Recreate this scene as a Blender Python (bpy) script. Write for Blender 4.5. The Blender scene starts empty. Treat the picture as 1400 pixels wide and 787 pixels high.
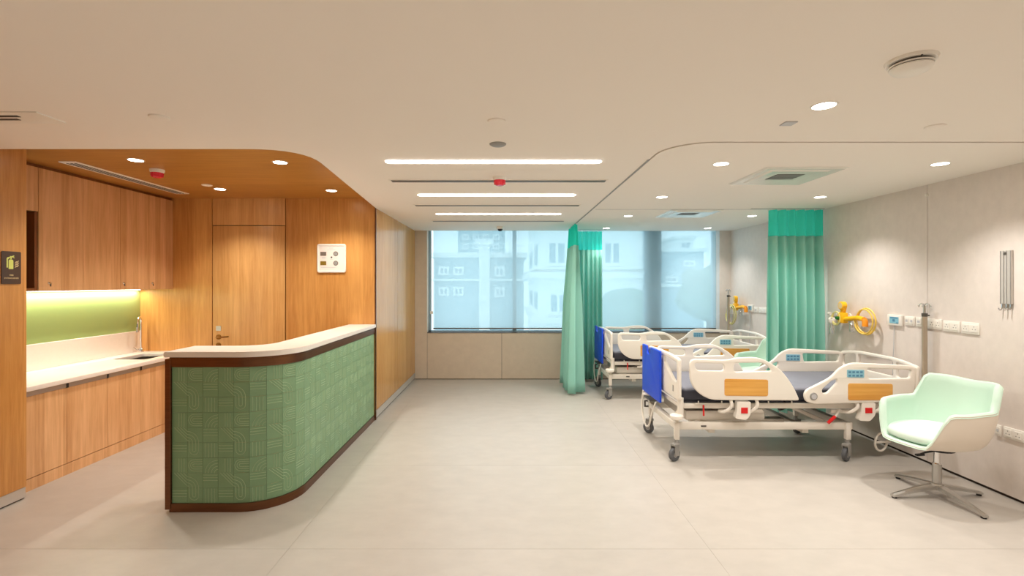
import bpy, bmesh, math, random
from mathutils import Vector, Matrix
random.seed(7)
S = bpy.context.scene
COL = S.collection
PI = math.pi

# ------------------------------------------------------------------ camera, world, exposure
CAM_H, FPX = 1.675, 660.0
cd = bpy.data.cameras.new('camera'); cam = bpy.data.objects.new('camera', cd); COL.objects.link(cam)
cam.location = (0, 0, CAM_H); cam.rotation_euler = (PI/2, 0, 0)
cd.sensor_fit = 'HORIZONTAL'; cd.sensor_width = 36.0; cd.lens = 36.0*FPX/1400.0
cd.shift_x = 7/1400.0; cd.shift_y = -6/1400.0
cd.clip_start = 0.05; cd.clip_end = 300
S.camera = cam

W = bpy.data.worlds.new('overcast_sky'); S.world = W; W.use_nodes = True
bg = W.node_tree.nodes['Background']
bg.inputs['Color'].default_value = (0.84, 0.935, 0.97, 1); bg.inputs['Strength'].default_value = 1.38

S.view_settings.view_transform = 'Standard'; S.view_settings.look = 'None'
S.view_settings.gamma = 1.0; S.view_settings.use_curve_mapping = False
S.view_settings.exposure = 0.66
cy = S.cycles
cy.use_denoising = True
cy.max_bounces = 8; cy.diffuse_bounces = 5; cy.glossy_bounces = 4; cy.transparent_max_bounces = 12
cy.sample_clamp_indirect = 6.0; cy.caustics_reflective = False; cy.caustics_refractive = False

WARM = (1.0, 0.945, 0.88)
WARM_NOOK = (1.0, 0.93, 0.83)
DOWN_W = 53.0       # downlight power
NOOK_W = 46.0
STRIP_E = 7.5       # strip light emission

# ------------------------------------------------------------------ materials
def srgb(r, g, b):
    f = lambda c: (c/255/12.92) if c/255 <= .04045 else ((c/255+.055)/1.055)**2.4
    return (f(r), f(g), f(b), 1)

def mat(name, col, rough=.5, metal=0.0, noise=0.0, nscale=8.0, bump=0.0, bscale=60.0, spec=.5, coat=0.0, stretch=(1, 1, 1), sheen=0.0):
    m = bpy.data.materials.new(name); m.use_nodes = True
    nt = m.node_tree; b = nt.nodes['Principled BSDF']
    b.inputs['Base Color'].default_value = col
    b.inputs['Roughness'].default_value = rough
    b.inputs['Metallic'].default_value = metal
    b.inputs['Specular IOR Level'].default_value = spec
    b.inputs['Coat Weight'].default_value = coat
    if sheen: b.inputs['Sheen Weight'].default_value = sheen
    tc = nt.nodes.new('ShaderNodeNewGeometry')
    mp = nt.nodes.new('ShaderNodeMapping'); mp.inputs['Scale'].default_value = stretch
    nt.links.new(tc.outputs['Position'], mp.inputs['Vector'])
    if noise > 0:
        n = nt.nodes.new('ShaderNodeTexNoise'); n.inputs['Scale'].default_value = nscale
        n.inputs['Detail'].default_value = 5; n.inputs['Roughness'].default_value = .6
        nt.links.new(mp.outputs[0], n.inputs['Vector'])
        r = nt.nodes.new('ShaderNodeValToRGB')
        r.color_ramp.elements[0].position = .3; r.color_ramp.elements[1].position = .7
        r.color_ramp.elements[0].color = tuple(c*(1-noise) for c in col[:3])+(1,)
        r.color_ramp.elements[1].color = tuple(min(1, c*(1+noise)) for c in col[:3])+(1,)
        nt.links.new(n.outputs['Fac'], r.inputs['Fac']); nt.links.new(r.outputs['Color'], b.inputs['Base Color'])
    if bump > 0:
        n2 = nt.nodes.new('ShaderNodeTexNoise'); n2.inputs['Scale'].default_value = bscale; n2.inputs['Detail'].default_value = 3
        nt.links.new(mp.outputs[0], n2.inputs['Vector'])
        bp = nt.nodes.new('ShaderNodeBump'); bp.inputs['Strength'].default_value = bump; bp.inputs['Distance'].default_value = .002
        nt.links.new(n2.outputs['Fac'], bp.inputs['Height']); nt.links.new(bp.outputs['Normal'], b.inputs['Normal'])
    return m

def wood(name, dark, light, along='z', rough=.35, strip=.085):
    """veneer: fine grain stretched along one axis plus strips of slightly different tone"""
    m = bpy.data.materials.new(name); m.use_nodes = True
    nt = m.node_tree; N = nt.nodes; L = nt.links; b = N['Principled BSDF']
    b.inputs['Roughness'].default_value = rough
    g = N.new('ShaderNodeNewGeometry'); sep = N.new('ShaderNodeSeparateXYZ'); L.new(g.outputs['Position'], sep.inputs[0])
    def math_(op, a, c):
        n = N.new('ShaderNodeMath'); n.operation = op
        for i, v in enumerate((a, c)):
            if isinstance(v, (int, float)): n.inputs[i].default_value = v
            else: L.new(v, n.inputs[i])
        return n.outputs[0]
    if along == 'z':
        across = math_('ADD', sep.outputs['X'], sep.outputs['Y']); run = sep.outputs['Z']
    elif along == 'x':
        across = math_('ADD', sep.outputs['Y'], sep.outputs['Z']); run = sep.outputs['X']
    else:
        across = math_('ADD', sep.outputs['X'], sep.outputs['Z']); run = sep.outputs['Y']
    cid = math_('FLOOR', math_('DIVIDE', across, strip), 0)
    wn = N.new('ShaderNodeTexWhiteNoise'); wn.noise_dimensions = '1D'; L.new(cid, wn.inputs['W'])
    comb = N.new('ShaderNodeCombineXYZ'); L.new(across, comb.inputs[0])
    L.new(math_('MULTIPLY', math_('ADD', run, math_('MULTIPLY', wn.outputs['Value'], 9.0)), .055), comb.inputs[1])
    n1 = N.new('ShaderNodeTexNoise'); n1.inputs['Scale'].default_value = 34; n1.inputs['Detail'].default_value = 8
    n1.inputs['Roughness'].default_value = .65; n1.inputs['Distortion'].default_value = .35
    L.new(comb.outputs[0], n1.inputs['Vector'])
    n2 = N.new('ShaderNodeTexNoise'); n2.inputs['Scale'].default_value = 2.2; L.new(g.outputs['Position'], n2.inputs['Vector'])
    f = math_('ADD', math_('MULTIPLY', n1.outputs['Fac'], .75), math_('MULTIPLY', wn.outputs['Value'], .22))
    f = math_('ADD', f, math_('MULTIPLY', n2.outputs['Fac'], .18))
    r = N.new('ShaderNodeValToRGB'); r.color_ramp.elements[0].position = .36; r.color_ramp.elements[1].position = .78
    r.color_ramp.elements[0].color = dark; r.color_ramp.elements[1].color = light
    L.new(f, r.inputs['Fac']); L.new(r.outputs['Color'], b.inputs['Base Color'])
    bp = N.new('ShaderNodeBump'); bp.inputs['Strength'].default_value = .08; bp.inputs['Distance'].default_value = .001
    L.new(n1.outputs['Fac'], bp.inputs['Height']); L.new(bp.outputs['Normal'], b.inputs['Normal'])
    return m

def emit(name, col, strength):
    m = bpy.data.materials.new(name); m.use_nodes = True; nt = m.node_tree
    nt.nodes.remove(nt.nodes['Principled BSDF'])
    e = nt.nodes.new('ShaderNodeEmission'); e.inputs['Color'].default_value = tuple(col[:3])+(1,); e.inputs['Strength'].default_value = strength
    nt.links.new(e.outputs[0], nt.nodes['Material Output'].inputs['Surface'])
    return m

def mixmat(name, parts):
    """parts: list of (node type, color, roughness|None, weight) mixed in order"""
    m = bpy.data.materials.new(name); m.use_nodes = True; nt = m.node_tree
    nt.nodes.remove(nt.nodes['Principled BSDF'])
    out = None; tot = 0
    for typ, col, rough, w in parts:
        n = nt.nodes.new(typ); n.inputs['Color'].default_value = tuple(col[:3])+(1,)
        if rough is not None and 'Roughness' in n.inputs: n.inputs['Roughness'].default_value = rough
        tot += w
        if out is None: out = n.outputs[0]
        else:
            mx = nt.nodes.new('ShaderNodeMixShader'); mx.inputs['Fac'].default_value = w/tot
            nt.links.new(out, mx.inputs[1]); nt.links.new(n.outputs[0], mx.inputs[2]); out = mx.outputs[0]
    nt.links.new(out, nt.nodes['Material Output'].inputs['Surface'])
    return m

M = {}
M['ceiling'] = mat('ceiling_paint', srgb(244, 237, 228), .85)
M['void'] = mat('shadow_gap', srgb(60, 50, 42), .9)
M['floor'] = mat('floor_stone', srgb(184, 178, 170), .38, noise=.05, nscale=4.5, bump=.05, bscale=90, stretch=(1, 1.6, 1))
M['grout'] = mat('floor_joint', srgb(170, 162, 150), .8)
M['wall'] = mat('wall_vinyl', srgb(226, 217, 210), .7, noise=.035, nscale=16, bump=.25, bscale=220, stretch=(1, 1, .7))
M['wall_low'] = mat('wall_sill_board', srgb(208, 194, 176), .6, noise=.04, nscale=10, bump=.15, bscale=200)
M['plaster'] = mat('wall_plaster', srgb(220, 212, 200), .8)
M['wood'] = wood('oak_veneer_wall', srgb(188, 128, 64), srgb(224, 168, 98), 'z', .3, .16)
M['wood_gloss'] = wood('oak_veneer_corridor_gloss', srgb(184, 130, 66), srgb(220, 170, 100), 'z', .21, .16)
M['wood_cab'] = wood('oak_veneer_cabinet', srgb(200, 148, 98), srgb(234, 188, 138), 'z', .34)
M['wood_door'] = wood('oak_veneer_door', srgb(198, 144, 82), srgb(228, 178, 114), 'z', .33, .06)
M['wood_ceil'] = wood('oak_veneer_ceiling', srgb(166, 112, 46), srgb(198, 144, 70), 'x', .35, .3)
M['wood_dark'] = wood('dark_niche_veneer', srgb(120, 70, 32), srgb(150, 92, 48), 'z', .5)
M['wood_bed'] = wood('honey_laminate', srgb(216, 150, 62), srgb(236, 180, 92), 'x', .35, .03)
M['steel'] = mat('brushed_steel', srgb(196, 194, 190), .32, 1.0, bump=.05, bscale=300, stretch=(1, 1, 8))
M['skirting'] = mat('satin_skirting', srgb(206, 202, 196), .4, .35, bump=.03, bscale=200)
M['vent'] = mat('glossy_vent', srgb(232, 230, 222), .22, .15)
M['sink'] = mat('dark_sink_steel', srgb(96, 88, 78), .4, .8)
M['pole'] = mat('warm_steel_pole', srgb(184, 170, 152), .35, .5)
M['chrome'] = mat('chrome', srgb(225, 225, 225), .1, 1.0)
M['alu'] = mat('aluminium', srgb(178, 178, 178), .4, .7)
M['bronze'] = mat('dark_bronze', srgb(120, 82, 58), .28, .9, noise=.12, nscale=6, stretch=(1, 1, 14))
M['brass'] = mat('antique_brass', srgb(140, 96, 44), .3, .9)
M['quartz'] = mat('white_quartz', srgb(238, 230, 222), .25, noise=.015, nscale=40)
M['glass_green'] = mat('green_backsplash', srgb(156, 182, 118), .12, coat=.3)
M['tile'] = mat('green_tile', srgb(128, 164, 126), .42, noise=.05, nscale=5)
M['tile_line'] = mat('tile_relief', srgb(164, 192, 152), .45)
M['black'] = mat('black_plastic', srgb(26, 26, 28), .5)
M['rubber'] = mat('grey_rubber', srgb(92, 94, 98), .6)
M['white_plastic'] = mat('white_plastic', srgb(240, 236, 228), .35)
M['bed'] = mat('bed_ivory_plastic', srgb(242, 236, 226), .32)
M['bed_metal'] = mat('bed_painted_steel', srgb(230, 224, 214), .4)
M['blue'] = mat('blue_board', srgb(16, 76, 226), .35)
M['mattress'] = mat('mattress_cover', srgb(124, 126, 138), .6, noise=.05, nscale=5, bump=.1, bscale=30)
M['navy'] = mat('navy_mattress_base', srgb(46, 48, 60), .6)
M['panel_blue'] = mat('keypad_blue', srgb(140, 196, 216), .35)
M['panel_mid'] = mat('keypad_buttons', srgb(78, 136, 172), .4)
M['red'] = mat('red_plastic', srgb(214, 22, 24), .35)
M['red_led'] = mat('red_lens', srgb(220, 36, 56), .25)
M['grey'] = mat('grey_plastic', srgb(150, 148, 144), .5)
M['dgrey'] = mat('dark_grey_metal', srgb(96, 92, 88), .45, .5)
M['curtain'] = mixmat('curtain_cloth', [('ShaderNodeBsdfDiffuse', srgb(176, 234, 222), None, .66), ('ShaderNodeBsdfTranslucent', srgb(172, 232, 220), None, .34)])
M['mint'] = mat('mint_upholstery', srgb(200, 226, 210), .6, bump=.1, bscale=260)
M['mint_seat'] = mat('mint_seat_cloth', srgb(212, 233, 220), .6, bump=.1, bscale=260)
M['cream_shell'] = mat('cream_shell', srgb(232, 222, 208), .5)
M['yellow'] = mat('yellow_plastic', srgb(255, 194, 28), .35)
M['orange'] = mat('orange_plastic', srgb(250, 156, 30), .4)
M['hose'] = mat('yellow_hose', srgb(238, 204, 96), .4)
M['hose_pale'] = mat('pale_yellow_hose', srgb(232, 222, 150), .4)
M['green'] = mat('green_knob', srgb(30, 110, 40), .4)
M['clear'] = mixmat('clear_bottle', [('ShaderNodeBsdfTransparent', (.86, .88, .88), None, .7), ('ShaderNodeBsdfGlossy', (1, 1, 1), .08, .3)])
M['led'] = emit('lamp_diffuser', (1.0, .93, .82), 14.0)
M['strip'] = emit('strip_diffuser', (1.0, .93, .83), STRIP_E)
M['undercab'] = emit('under_cabinet_led', (1.0, .93, .80), 8.0)
M['sign_dark'] = mat('sign_brown', srgb(74, 56, 46), .5)
M['sign_glow'] = mat('sign_lime', srgb(214, 224, 120), .5)
M['sign_cream'] = mat('sign_cream', srgb(222, 200, 150), .5)
M['print_grey'] = mat('print_grey', srgb(120, 108, 98), .5)
M['print_olive'] = mat('print_olive', srgb(134, 108, 30), .5)
M['print_soft'] = mat('print_soft', srgb(196, 196, 200), .5)
M['glass'] = mixmat('window_glass', [('ShaderNodeBsdfTransparent', (.93, .98, 1), None, .94), ('ShaderNodeBsdfGlossy', (1, 1, 1), .02, .06)])
M['blind'] = mixmat('sunscreen_fabric', [('ShaderNodeBsdfTransparent', (.88, .97, 1), None, .52), ('ShaderNodeBsdfTranslucent', (.86, .94, .97), None, .34), ('ShaderNodeBsdfDiffuse', (.78, .86, .90), None, .14)])
M['mesh'] = mixmat('curtain_mesh', [('ShaderNodeBsdfDiffuse', srgb(60, 240, 222), None, .6), ('ShaderNodeBsdfTranslucent', srgb(60, 240, 220), None, .3), ('ShaderNodeBsdfTransparent', srgb(150, 240, 220), None, .2)])
M['frame'] = mat('window_frame', srgb(150, 176, 190), .4, .3)
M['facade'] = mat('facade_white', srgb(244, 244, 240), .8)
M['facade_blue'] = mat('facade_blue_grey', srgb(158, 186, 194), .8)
M['facade_glass'] = mat('far_window', srgb(112, 148, 164), .3)
M['leaf'] = mat('tree_leaf', srgb(120, 150, 130), .9, noise=.2, nscale=3)
M['bark'] = mat('tree_bark', srgb(110, 100, 90), .9)

# ------------------------------------------------------------------ geometry helpers
def finish(bm, name, mats, parent=None, sharp=35, loc=None):
    bmesh.ops.recalc_face_normals(bm, faces=bm.faces[:])
    lim = math.radians(sharp)
    for f in bm.faces: f.smooth = True
    for e in bm.edges: e.smooth = e.calc_face_angle(0.0) < lim
    me = bpy.data.meshes.new(name); bm.to_mesh(me); bm.free()
    if not isinstance(mats, (list, tuple)): mats = [mats]
    for m in mats: me.materials.append(m)
    o = bpy.data.objects.new(name, me); COL.objects.link(o)
    if parent: o.parent = parent
    if loc: o.location = loc
    return o

class MB:
    def __init__(s): s.bm = bmesh.new(); s.mi = 0
    def _mi(s, fs):
        for f in fs: f.material_index = s.mi
    def box(s, x0, x1, y0, y1, z0, z1, bev=0, seg=2):
        if x0 > x1: x0, x1 = x1, x0
        if y0 > y1: y0, y1 = y1, y0
        if z0 > z1: z0, z1 = z1, z0
        r = bmesh.ops.create_cube(s.bm, size=1)
        vs = r['verts']
        for v in vs: v.co = Vector(((x0+x1)/2+v.co.x*(x1-x0), (y0+y1)/2+v.co.y*(y1-y0), (z0+z1)/2+v.co.z*(z1-z0)))
        fs = {f for v in vs for f in v.link_faces}; s._mi(fs)
        if bev:
            es = list({e for v in vs for e in v.link_edges})
            g = bmesh.ops.bevel(s.bm, geom=es, offset=bev, segments=seg, profile=.5, affect='EDGES'); s._mi(g['faces'])
        return s
    def tube(s, pts, r, seg=8, caps=True, closed=False):
        pts = [Vector(p) for p in pts]; n = len(pts)
        rs = r if isinstance(r, (list, tuple)) else [r]*n
        rings = []; prev = None
        for i, p in enumerate(pts):
            if closed: t = pts[(i+1) % n]-pts[i-1]
            else: t = pts[min(i+1, n-1)]-pts[max(i-1, 0)]
            t.normalize()
            if prev is None:
                a = Vector((0, 0, 1)) if abs(t.z) < .9 else Vector((1, 0, 0))
                u = t.cross(a).normalized()
            else:
                u = (prev-t*prev.dot(t)); u = u.normalized() if u.length > 1e-6 else t.orthogonal().normalized()
            prev = u; w = t.cross(u)
            rings.append([s.bm.verts.new(p+(u*math.cos(2*PI*k/seg)+w*math.sin(2*PI*k/seg))*rs[i]) for k in range(seg)])
        fs = []
        for i in range(n if closed else n-1):
            A, B = rings[i], rings[(i+1) % n]
            for k in range(seg): fs.append(s.bm.faces.new((A[k], A[(k+1) % seg], B[(k+1) % seg], B[k])))
        if caps and not closed:
            fs.append(s.bm.faces.new(rings[0][::-1])); fs.append(s.bm.faces.new(rings[-1]))
        s._mi(fs); return s
    def lathe(s, prof, c=(0, 0, 0), axis='z', seg=20):
        """prof: (radius, height) pairs"""
        c = Vector(c); rings = []
        def P(r, h, a):
            x, y = r*math.cos(a), r*math.sin(a)
            return c+(Vector((x, y, h)) if axis == 'z' else Vector((h, x, y)) if axis == 'x' else Vector((x, h, y)))
        for r, h in prof:
            rings.append([s.bm.verts.new(P(r, h, 2*PI*k/seg)) for k in range(seg)] if r > 1e-6 else [s.bm.verts.new(P(0, h, 0))])
        fs = []
        for A, B in zip(rings, rings[1:]):
            if len(A) == 1 and len(B) == 1: continue
            for k in range(seg):
                k2 = (k+1) % seg
                if len(A) == 1: fs.append(s.bm.faces.new((A[0], B[k], B[k2])))
                elif len(B) == 1: fs.append(s.bm.faces.new((A[k], A[k2], B[0])))
                else: fs.append(s.bm.faces.new((A[k], A[k2], B[k2], B[k])))
        if len(rings[0]) > 1: fs.append(s.bm.faces.new(rings[0]))
        if len(rings[-1]) > 1: fs.append(s.bm.faces.new(rings[-1][::-1]))
        s._mi(fs); return s
    def cyl(s, p0, p1, r, seg=12): return s.tube([p0, p1], r, seg)
    def prism(s, poly, z0, z1, fn=lambda x, y, z: (x, y, z)):
        A = [s.bm.verts.new(fn(x, y, z0)) for x, y in poly]; B = [s.bm.verts.new(fn(x, y, z1)) for x, y in poly]
        fs = [s.bm.faces.new(A[::-1]), s.bm.faces.new(B)]; n = len(poly)
        for i in range(n): fs.append(s.bm.faces.new((A[i], A[(i+1) % n], B[(i+1) % n], B[i])))
        s._mi(fs); return s
    def grid(s, nu, nv, fn, closed=False):
        V = [[s.bm.verts.new(fn(i, j)) for j in range(nv)] for i in range(nu)]
        fs = []
        for i in range(nu if closed else nu-1):
            for j in range(nv-1):
                i2 = (i+1) % nu
                fs.append(s.bm.faces.new((V[i][j], V[i2][j], V[i2][j+1], V[i][j+1])))
        s._mi(fs); return V
    def build(s, name, mats, parent=None, sharp=35, loc=None): return finish(s.bm, name, mats, parent, sharp, loc)

def rpoly(pts, seg=5):
    """polygon with rounded corners: (x, y, r)"""
    out = []; n = len(pts)
    for i in range(n):
        p = Vector(pts[i][:2]); r = pts[i][2] if len(pts[i]) > 2 else 0
        if r <= 0: out.append((p.x, p.y)); continue
        a = Vector(pts[i-1][:2])-p; b = Vector(pts[(i+1) % n][:2])-p
        la, lb = a.length, b.length; a.normalize(); b.normalize()
        d = min(r, la*.49, lb*.49)
        P0, P1 = p+a*d, p+b*d
        for k in range(seg+1):
            t = k/seg
            q = P0*(1-t)**2+p*2*t*(1-t)+P1*t*t
            out.append((q.x, q.y))
    return out

def plate(outline, holes, thick, bev, fn, name, mats, parent=None):
    """flat shape with holes and rounded edges; fn maps (u, v, w) to the thing's space"""
    cu = bpy.data.curves.new('outline', 'CURVE'); cu.dimensions = '2D'; cu.fill_mode = 'BOTH'
    cu.extrude = max(1e-4, thick/2-bev); cu.bevel_depth = bev; cu.bevel_resolution = 2; cu.offset = -bev
    for pl in [outline]+holes:
        sp = cu.splines.new('POLY'); sp.points.add(len(pl)-1); sp.use_cyclic_u = True
        for k, (x, y) in enumerate(pl): sp.points[k].co = (x, y, 0, 1)
    ob = bpy.data.objects.new('outline', cu); COL.objects.link(ob)
    dg = bpy.context.evaluated_depsgraph_get()
    me = bpy.data.meshes.new_from_object(ob.evaluated_get(dg))
    bm = bmesh.new(); bm.from_mesh(me)
    bmesh.ops.remove_doubles(bm, verts=bm.verts[:], dist=1e-5)
    for v in bm.verts: v.co = Vector(fn(v.co.x, v.co.y, v.co.z))
    for f in bm.faces: f.material_index = 0
    bpy.data.objects.remove(ob); bpy.data.curves.remove(cu); bpy.data.meshes.remove(me)
    return finish(bm, name, mats, parent, 50)

def tag(o, label=None, cat=None, group=None, kind=None):
    if label: o['label'] = label
    if cat: o['category'] = cat
    if group: o['group'] = group
    if kind: o['kind'] = kind
    return o
def thing(name, label, cat, loc=(0, 0, 0), rz=0.0, group=None):
    o = bpy.data.objects.new(name, None); COL.objects.link(o); o.location = loc; o.rotation_euler = (0, 0, rz)
    o.empty_display_size = .1
    return tag(o, label, cat, group)
def dup(root, loc, rz, label=None, group=None):
    def rec(o, par):
        c = o.copy(); COL.objects.link(c)
        if par: c.parent = par
        for ch in list(o.children): rec(ch, c)
        return c
    r = rec(root, None); r.location = loc; r.rotation_euler = (0, 0, rz)
    if label: r['label'] = label
    if group: r['group'] = group
    return r
def struct(o): o['kind'] = 'structure'; return o
def arc(cx, cy, r, a0, a1, n=10): return [(cx+r*math.cos(a0+(a1-a0)*k/n), cy+r*math.sin(a0+(a1-a0)*k/n)) for k in range(n+1)]
def piece(me_o, parent, loc, name=None, rz=0):
    c = me_o.copy(); COL.objects.link(c); c.parent = parent; c.location = loc; c.rotation_euler = (0, 0, rz); return c
def lamp(name, typ, parent, loc, power, col=WARM, **kw):
    l = bpy.data.lights.new(name, typ); l.energy = power; l.color = col
    for k, v in kw.items(): setattr(l, k, v)
    o = bpy.data.objects.new(name, l); COL.objects.link(o); o.parent = parent; o.location = loc; return o

# ------------------------------------------------------------------ room dimensions
H, HW = 2.60, 2.72            # white ceiling, raised oak ceiling
XL, XR = -3.75, 3.92          # left pier face, right wall face
YB, YF = 8.45, -2.6           # window wall, wall behind the camera
YN = 5.93                     # back wall of the reception nook
XC = -1.61                    # corridor oak wall face
XK = -4.51                    # kitchenette wall

# floor: bed of joint colour, slabs laid on it
floor = struct(MB().box(-4.75, 4.1, YF-.1, YB+.15, -.12, -.003).build('floor', M['grout']))
xs = [-4.75, -4.04, -1.38, 1.28, 3.94, 4.1]
xs = [-4.75, -4.04, -1.38, 1.28, 3.93]
ys = [-2.6, -1.15, .25, 1.65, 3.05, 4.45, 5.85, 7.25, 8.46]
for x0, x1 in zip(xs, xs[1:]):
    for y0, y1 in zip(ys, ys[1:]):
        MB().box(x0+.0006, x1-.0006, y0+.0008, y1-.0008, -.003, 0).build('floor_tile', M['floor'], floor)

# ceilings
ward_edge = [(XR+.05, 3.15)]+arc(1.36, 3.45, .30, -PI/2, -PI, 8)+[(1.06, YB)]
nook_edge = [(XC, YB), (XC, YN+.02)]+rpoly([(-1.6, 5.9, 0), (-1.395, 3.32, .42), (-2.2, 3.32, 0)], 8)[1:-1]+[(-4.75, 3.32)]
poly = [(XR+.05, YF-.05)]+ward_edge+nook_edge+[(-4.75, YF-.05)]
ceil = struct(MB().prism(poly, H, HW-.001).build('ceiling', M['ceiling']))
g = .010
ward = [(XR+.05, 3.15+g)]+arc(1.36+g, 3.45+g, .30, -PI/2, -PI, 8)+[(1.06+g, YB), (XR+.05, YB)]
wc = struct(MB().prism(ward, H-.004, H+.05).build('ceiling', M['ceiling']))
MB().box(.9, XR+.05, 3.0, YB, HW, HW+.03).build('shadow_gap', M['void'], wc)
MB().box(1.1, 3.9, 5.985, 6.0, H-.0052, H-.003).build('seam', M['grey'], wc)
struct(MB().box(XC-.2, XR+.2, YB, YB+.4, HW, HW+.05).build('trim_6', M['ceiling']))
struct(MB().box(-4.75, -1.3, 3.25, YN+.1, HW, HW+.05).build('ceiling', M['wood_ceil']))

# walls -------------------------------------------------------------
wl = struct(MB().box(XL-.2, XL-.02, YF, 3.77, 0, HW).build('wall_left', M['void']))
for y0, y1 in ((-2.6, -.2), (-.2, 1.6), (1.6, 2.9), (2.9, 3.77)):
    MB().box(XL-.02, XL, y0+.002, y1-.002, .095, HW).build('wall_panel', M['wood'], wl)
bl = struct(MB().box(XL-.02, XL-.004, YF, 3.765, .012, .092).build('baseboard_left', M['skirting']))
wkl = struct(MB().box(XK-.2, XK, 3.3, YN+.1, 0, HW).build('wall_nook_left', M['wood']))
wn = struct(MB().box(XK-.2, XC-.02, YN+.02, YN+.2, 0, HW).build('wall_nook_back', M['void']))
XD0, XD1 = -3.618, -2.720      # door opening
MB().box(XK, XD0-.006, YN, YN+.02, .0, HW).build('wall_panel', M['wood'], wn)
MB().box(XD1+.006, XC-.012, YN, YN+.02, .0, HW).build('wall_panel', M['wood'], wn)
MB().box(XD0+.002, XD1-.002, YN, YN+.02, 2.392, HW).build('transom_panel', M['wood_door'], wn)
tr = struct(MB().box(XD1-.002, XD1+.004, YN-.003, YN+.01, 0, HW).build('trim_1', M['brass']))
struct(MB().box(XC-.011, XC+.003, YN-.006, YN+.02, .0, HW-.1).build('trim_2', M['bronze']))
dr = bpy.data.objects.new('door_1', None); COL.objects.link(dr); dr.location = (XD0, YN, 0); struct(dr)
MB().box(.003, .895, .003, .02, .008, 2.384, .002).build('leaf', M['wood_door'], dr)
hz = 1.02; hx = .075
mb = MB().lathe([(.0, -.004), (.03, -.004), (.032, 0.003)], (hx, 0, hz), 'y', 16)
mb.tube([(hx, -.004, hz), (hx, -.045, hz), (hx+.02, -.05, hz), (hx+.13, -.048, hz+.006), (hx+.15, -.042, hz+.01)], .0085, 8).build('lever_handle', M['brass'], dr)
MB().lathe([(.0, -.01), (.014, -.01), (.017, -.004), (.03, -.004), (.031, .003)], (hx, 0, hz-.10), 'y', 16).build('lock_rose', M['brass'], dr)
MB().box(hx-.03, hx+.03, -.003, .004, hz+.075, hz+.135, .001, 1).build('label_plate', M['steel'], dr)

wcor = struct(MB().box(XC-.2, XC-.018, YN+.02, YB+.2, 0, H+.05).build('wall_corridor', M['void']))
for y0, y1 in ((YN, 7.12), (7.12, 8.05), (8.05, YB)):
    MB().box(XC-.018, XC, y0+.004, y1-.004, .115, H).build('wall_panel', M['wood_gloss'], wcor)
bc = struct(MB().box(XC-.018, XC-.003, YN, YB, .018, .108).build('baseboard_corridor', M['skirting']))

wb = struct(MB().box(XC, 4.1, YB+.012, YB+.3, 0, .800).build('wall_back', M['void']))
XW0, XW1, ZS = -1.395, 3.72, .815
for x0, x1 in ((XW0, -.09), (-.09, 1.21), (1.21, 2.51), (2.51, XR)):
    MB().box(x0+.003, x1-.003, YB, YB+.012, .012, .808).build('wall_panel', M['wall_low'], wb)
MB().box(XC, XW0-.003, YB, YB+.25, .012, HW).build('wall_panel', M['wall_low'], wb)
MB().box(XW1+.003, 4.0, YB, YB+.25, .8, HW).build('wall_panel', M['wall'], wb)
struct(MB().box(XW0, XW1, YB-.004, YB+.12, .808, .823).build('trim_3', M['dgrey']))

wr = struct(MB().box(XR+.014, XR+.2, YF, YB+.3, 0, H+.1).build('wall_right', M['void']))
yj = [-2.6, -.9, 1.75, 4.50, 7.25, YB+.012]
for y0, y1 in zip(yj, yj[1:]):
    MB().box(XR, XR+.014, y0+.0028, y1-.0028, .022, H+.02).build('wall_panel', M['wall'], wr)
for k, y in enumerate((4.50, 7.25)):
    c = tag(MB().lathe([(0, -.016), (.01, -.016), (.015, -.008), (.015, .004)], (XR-.001, y, 2.34 if k else 2.50), 'x', 10).build('ceiling_hook', M['white_plastic']),
            ('tiny chrome eyelet on right wall joint near the metal rail', 'tiny chrome eyelet on right wall joint beside green curtain')[k], 'eyelet')
wf = struct(MB().box(XL-.2, XR+.2, YF-.15, YF, 0, H+.1).build('wall_front', M['plaster']))

# ------------------------------------------------------------------ window, blinds
win = bpy.data.objects.new('window_1', None); COL.objects.link(win); win.location = (0, YB+.2, 0); struct(win)
mb = MB().box(XW0, XW0+.04, -.03, .05, .80, HW).box(XW1-.04, XW1, -.03, .05, .80, HW).box(XW0, XW1, -.03, .05, .80, .84).box(XW0, XW1, -.03, .05, HW-.03, HW)
mb.build('window_frame', M['frame'], win)
mull = [(.10, .17), (2.46, 2.76)]
for a, b in mull: MB().box(a, b, -.03, .06, .84, HW-.03).build('mullion', M['frame'], win)
px = [XW0+.04, .10, .17, 2.46, 2.76, XW1-.04]
for a, b in zip(px[::2], px[1::2]): MB().box(a, b, .0, .008, .84, HW-.03).build('pane', M['glass'], win)

def blind(x0, x1, label):
    t = thing('roller_blind', label, 'blind', ((x0+x1)/2, YB+.07, .875))
    w = (x1-x0)/2
    V = MB(); V.box(-w, w, -.001, .001, .02, HW-.875-.06).build('fabric', M['blind'], t)
    MB().tube([(-w, 0, .008), (w, 0, .008)], .013, 8).build('bottom_bar', M['dgrey'], t)
    MB().cyl((-w, .02, HW-.875-.05), (w, .02, HW-.875-.05), .03, 12).build('roller', M['white_plastic'], t)
    return t
b1 = blind(-1.30, 1.32, 'pale blue see-through roller blind left of the tall green curtain')
b2 = blind(1.335, 3.69, 'pale blue see-through roller blind behind the hospital beds')
mb = MB().tube([(-1.335, YB+.055, 2.5), (-1.335, YB+.055, 1.05), (-1.325, YB+.055, 1.0), (-1.315, YB+.055, 1.05), (-1.315, YB+.055, 2.5)], .002, 5)
mb.box(-1.35, -1.30, YB+.04, YB+.065, 1.14, 1.19)
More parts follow.
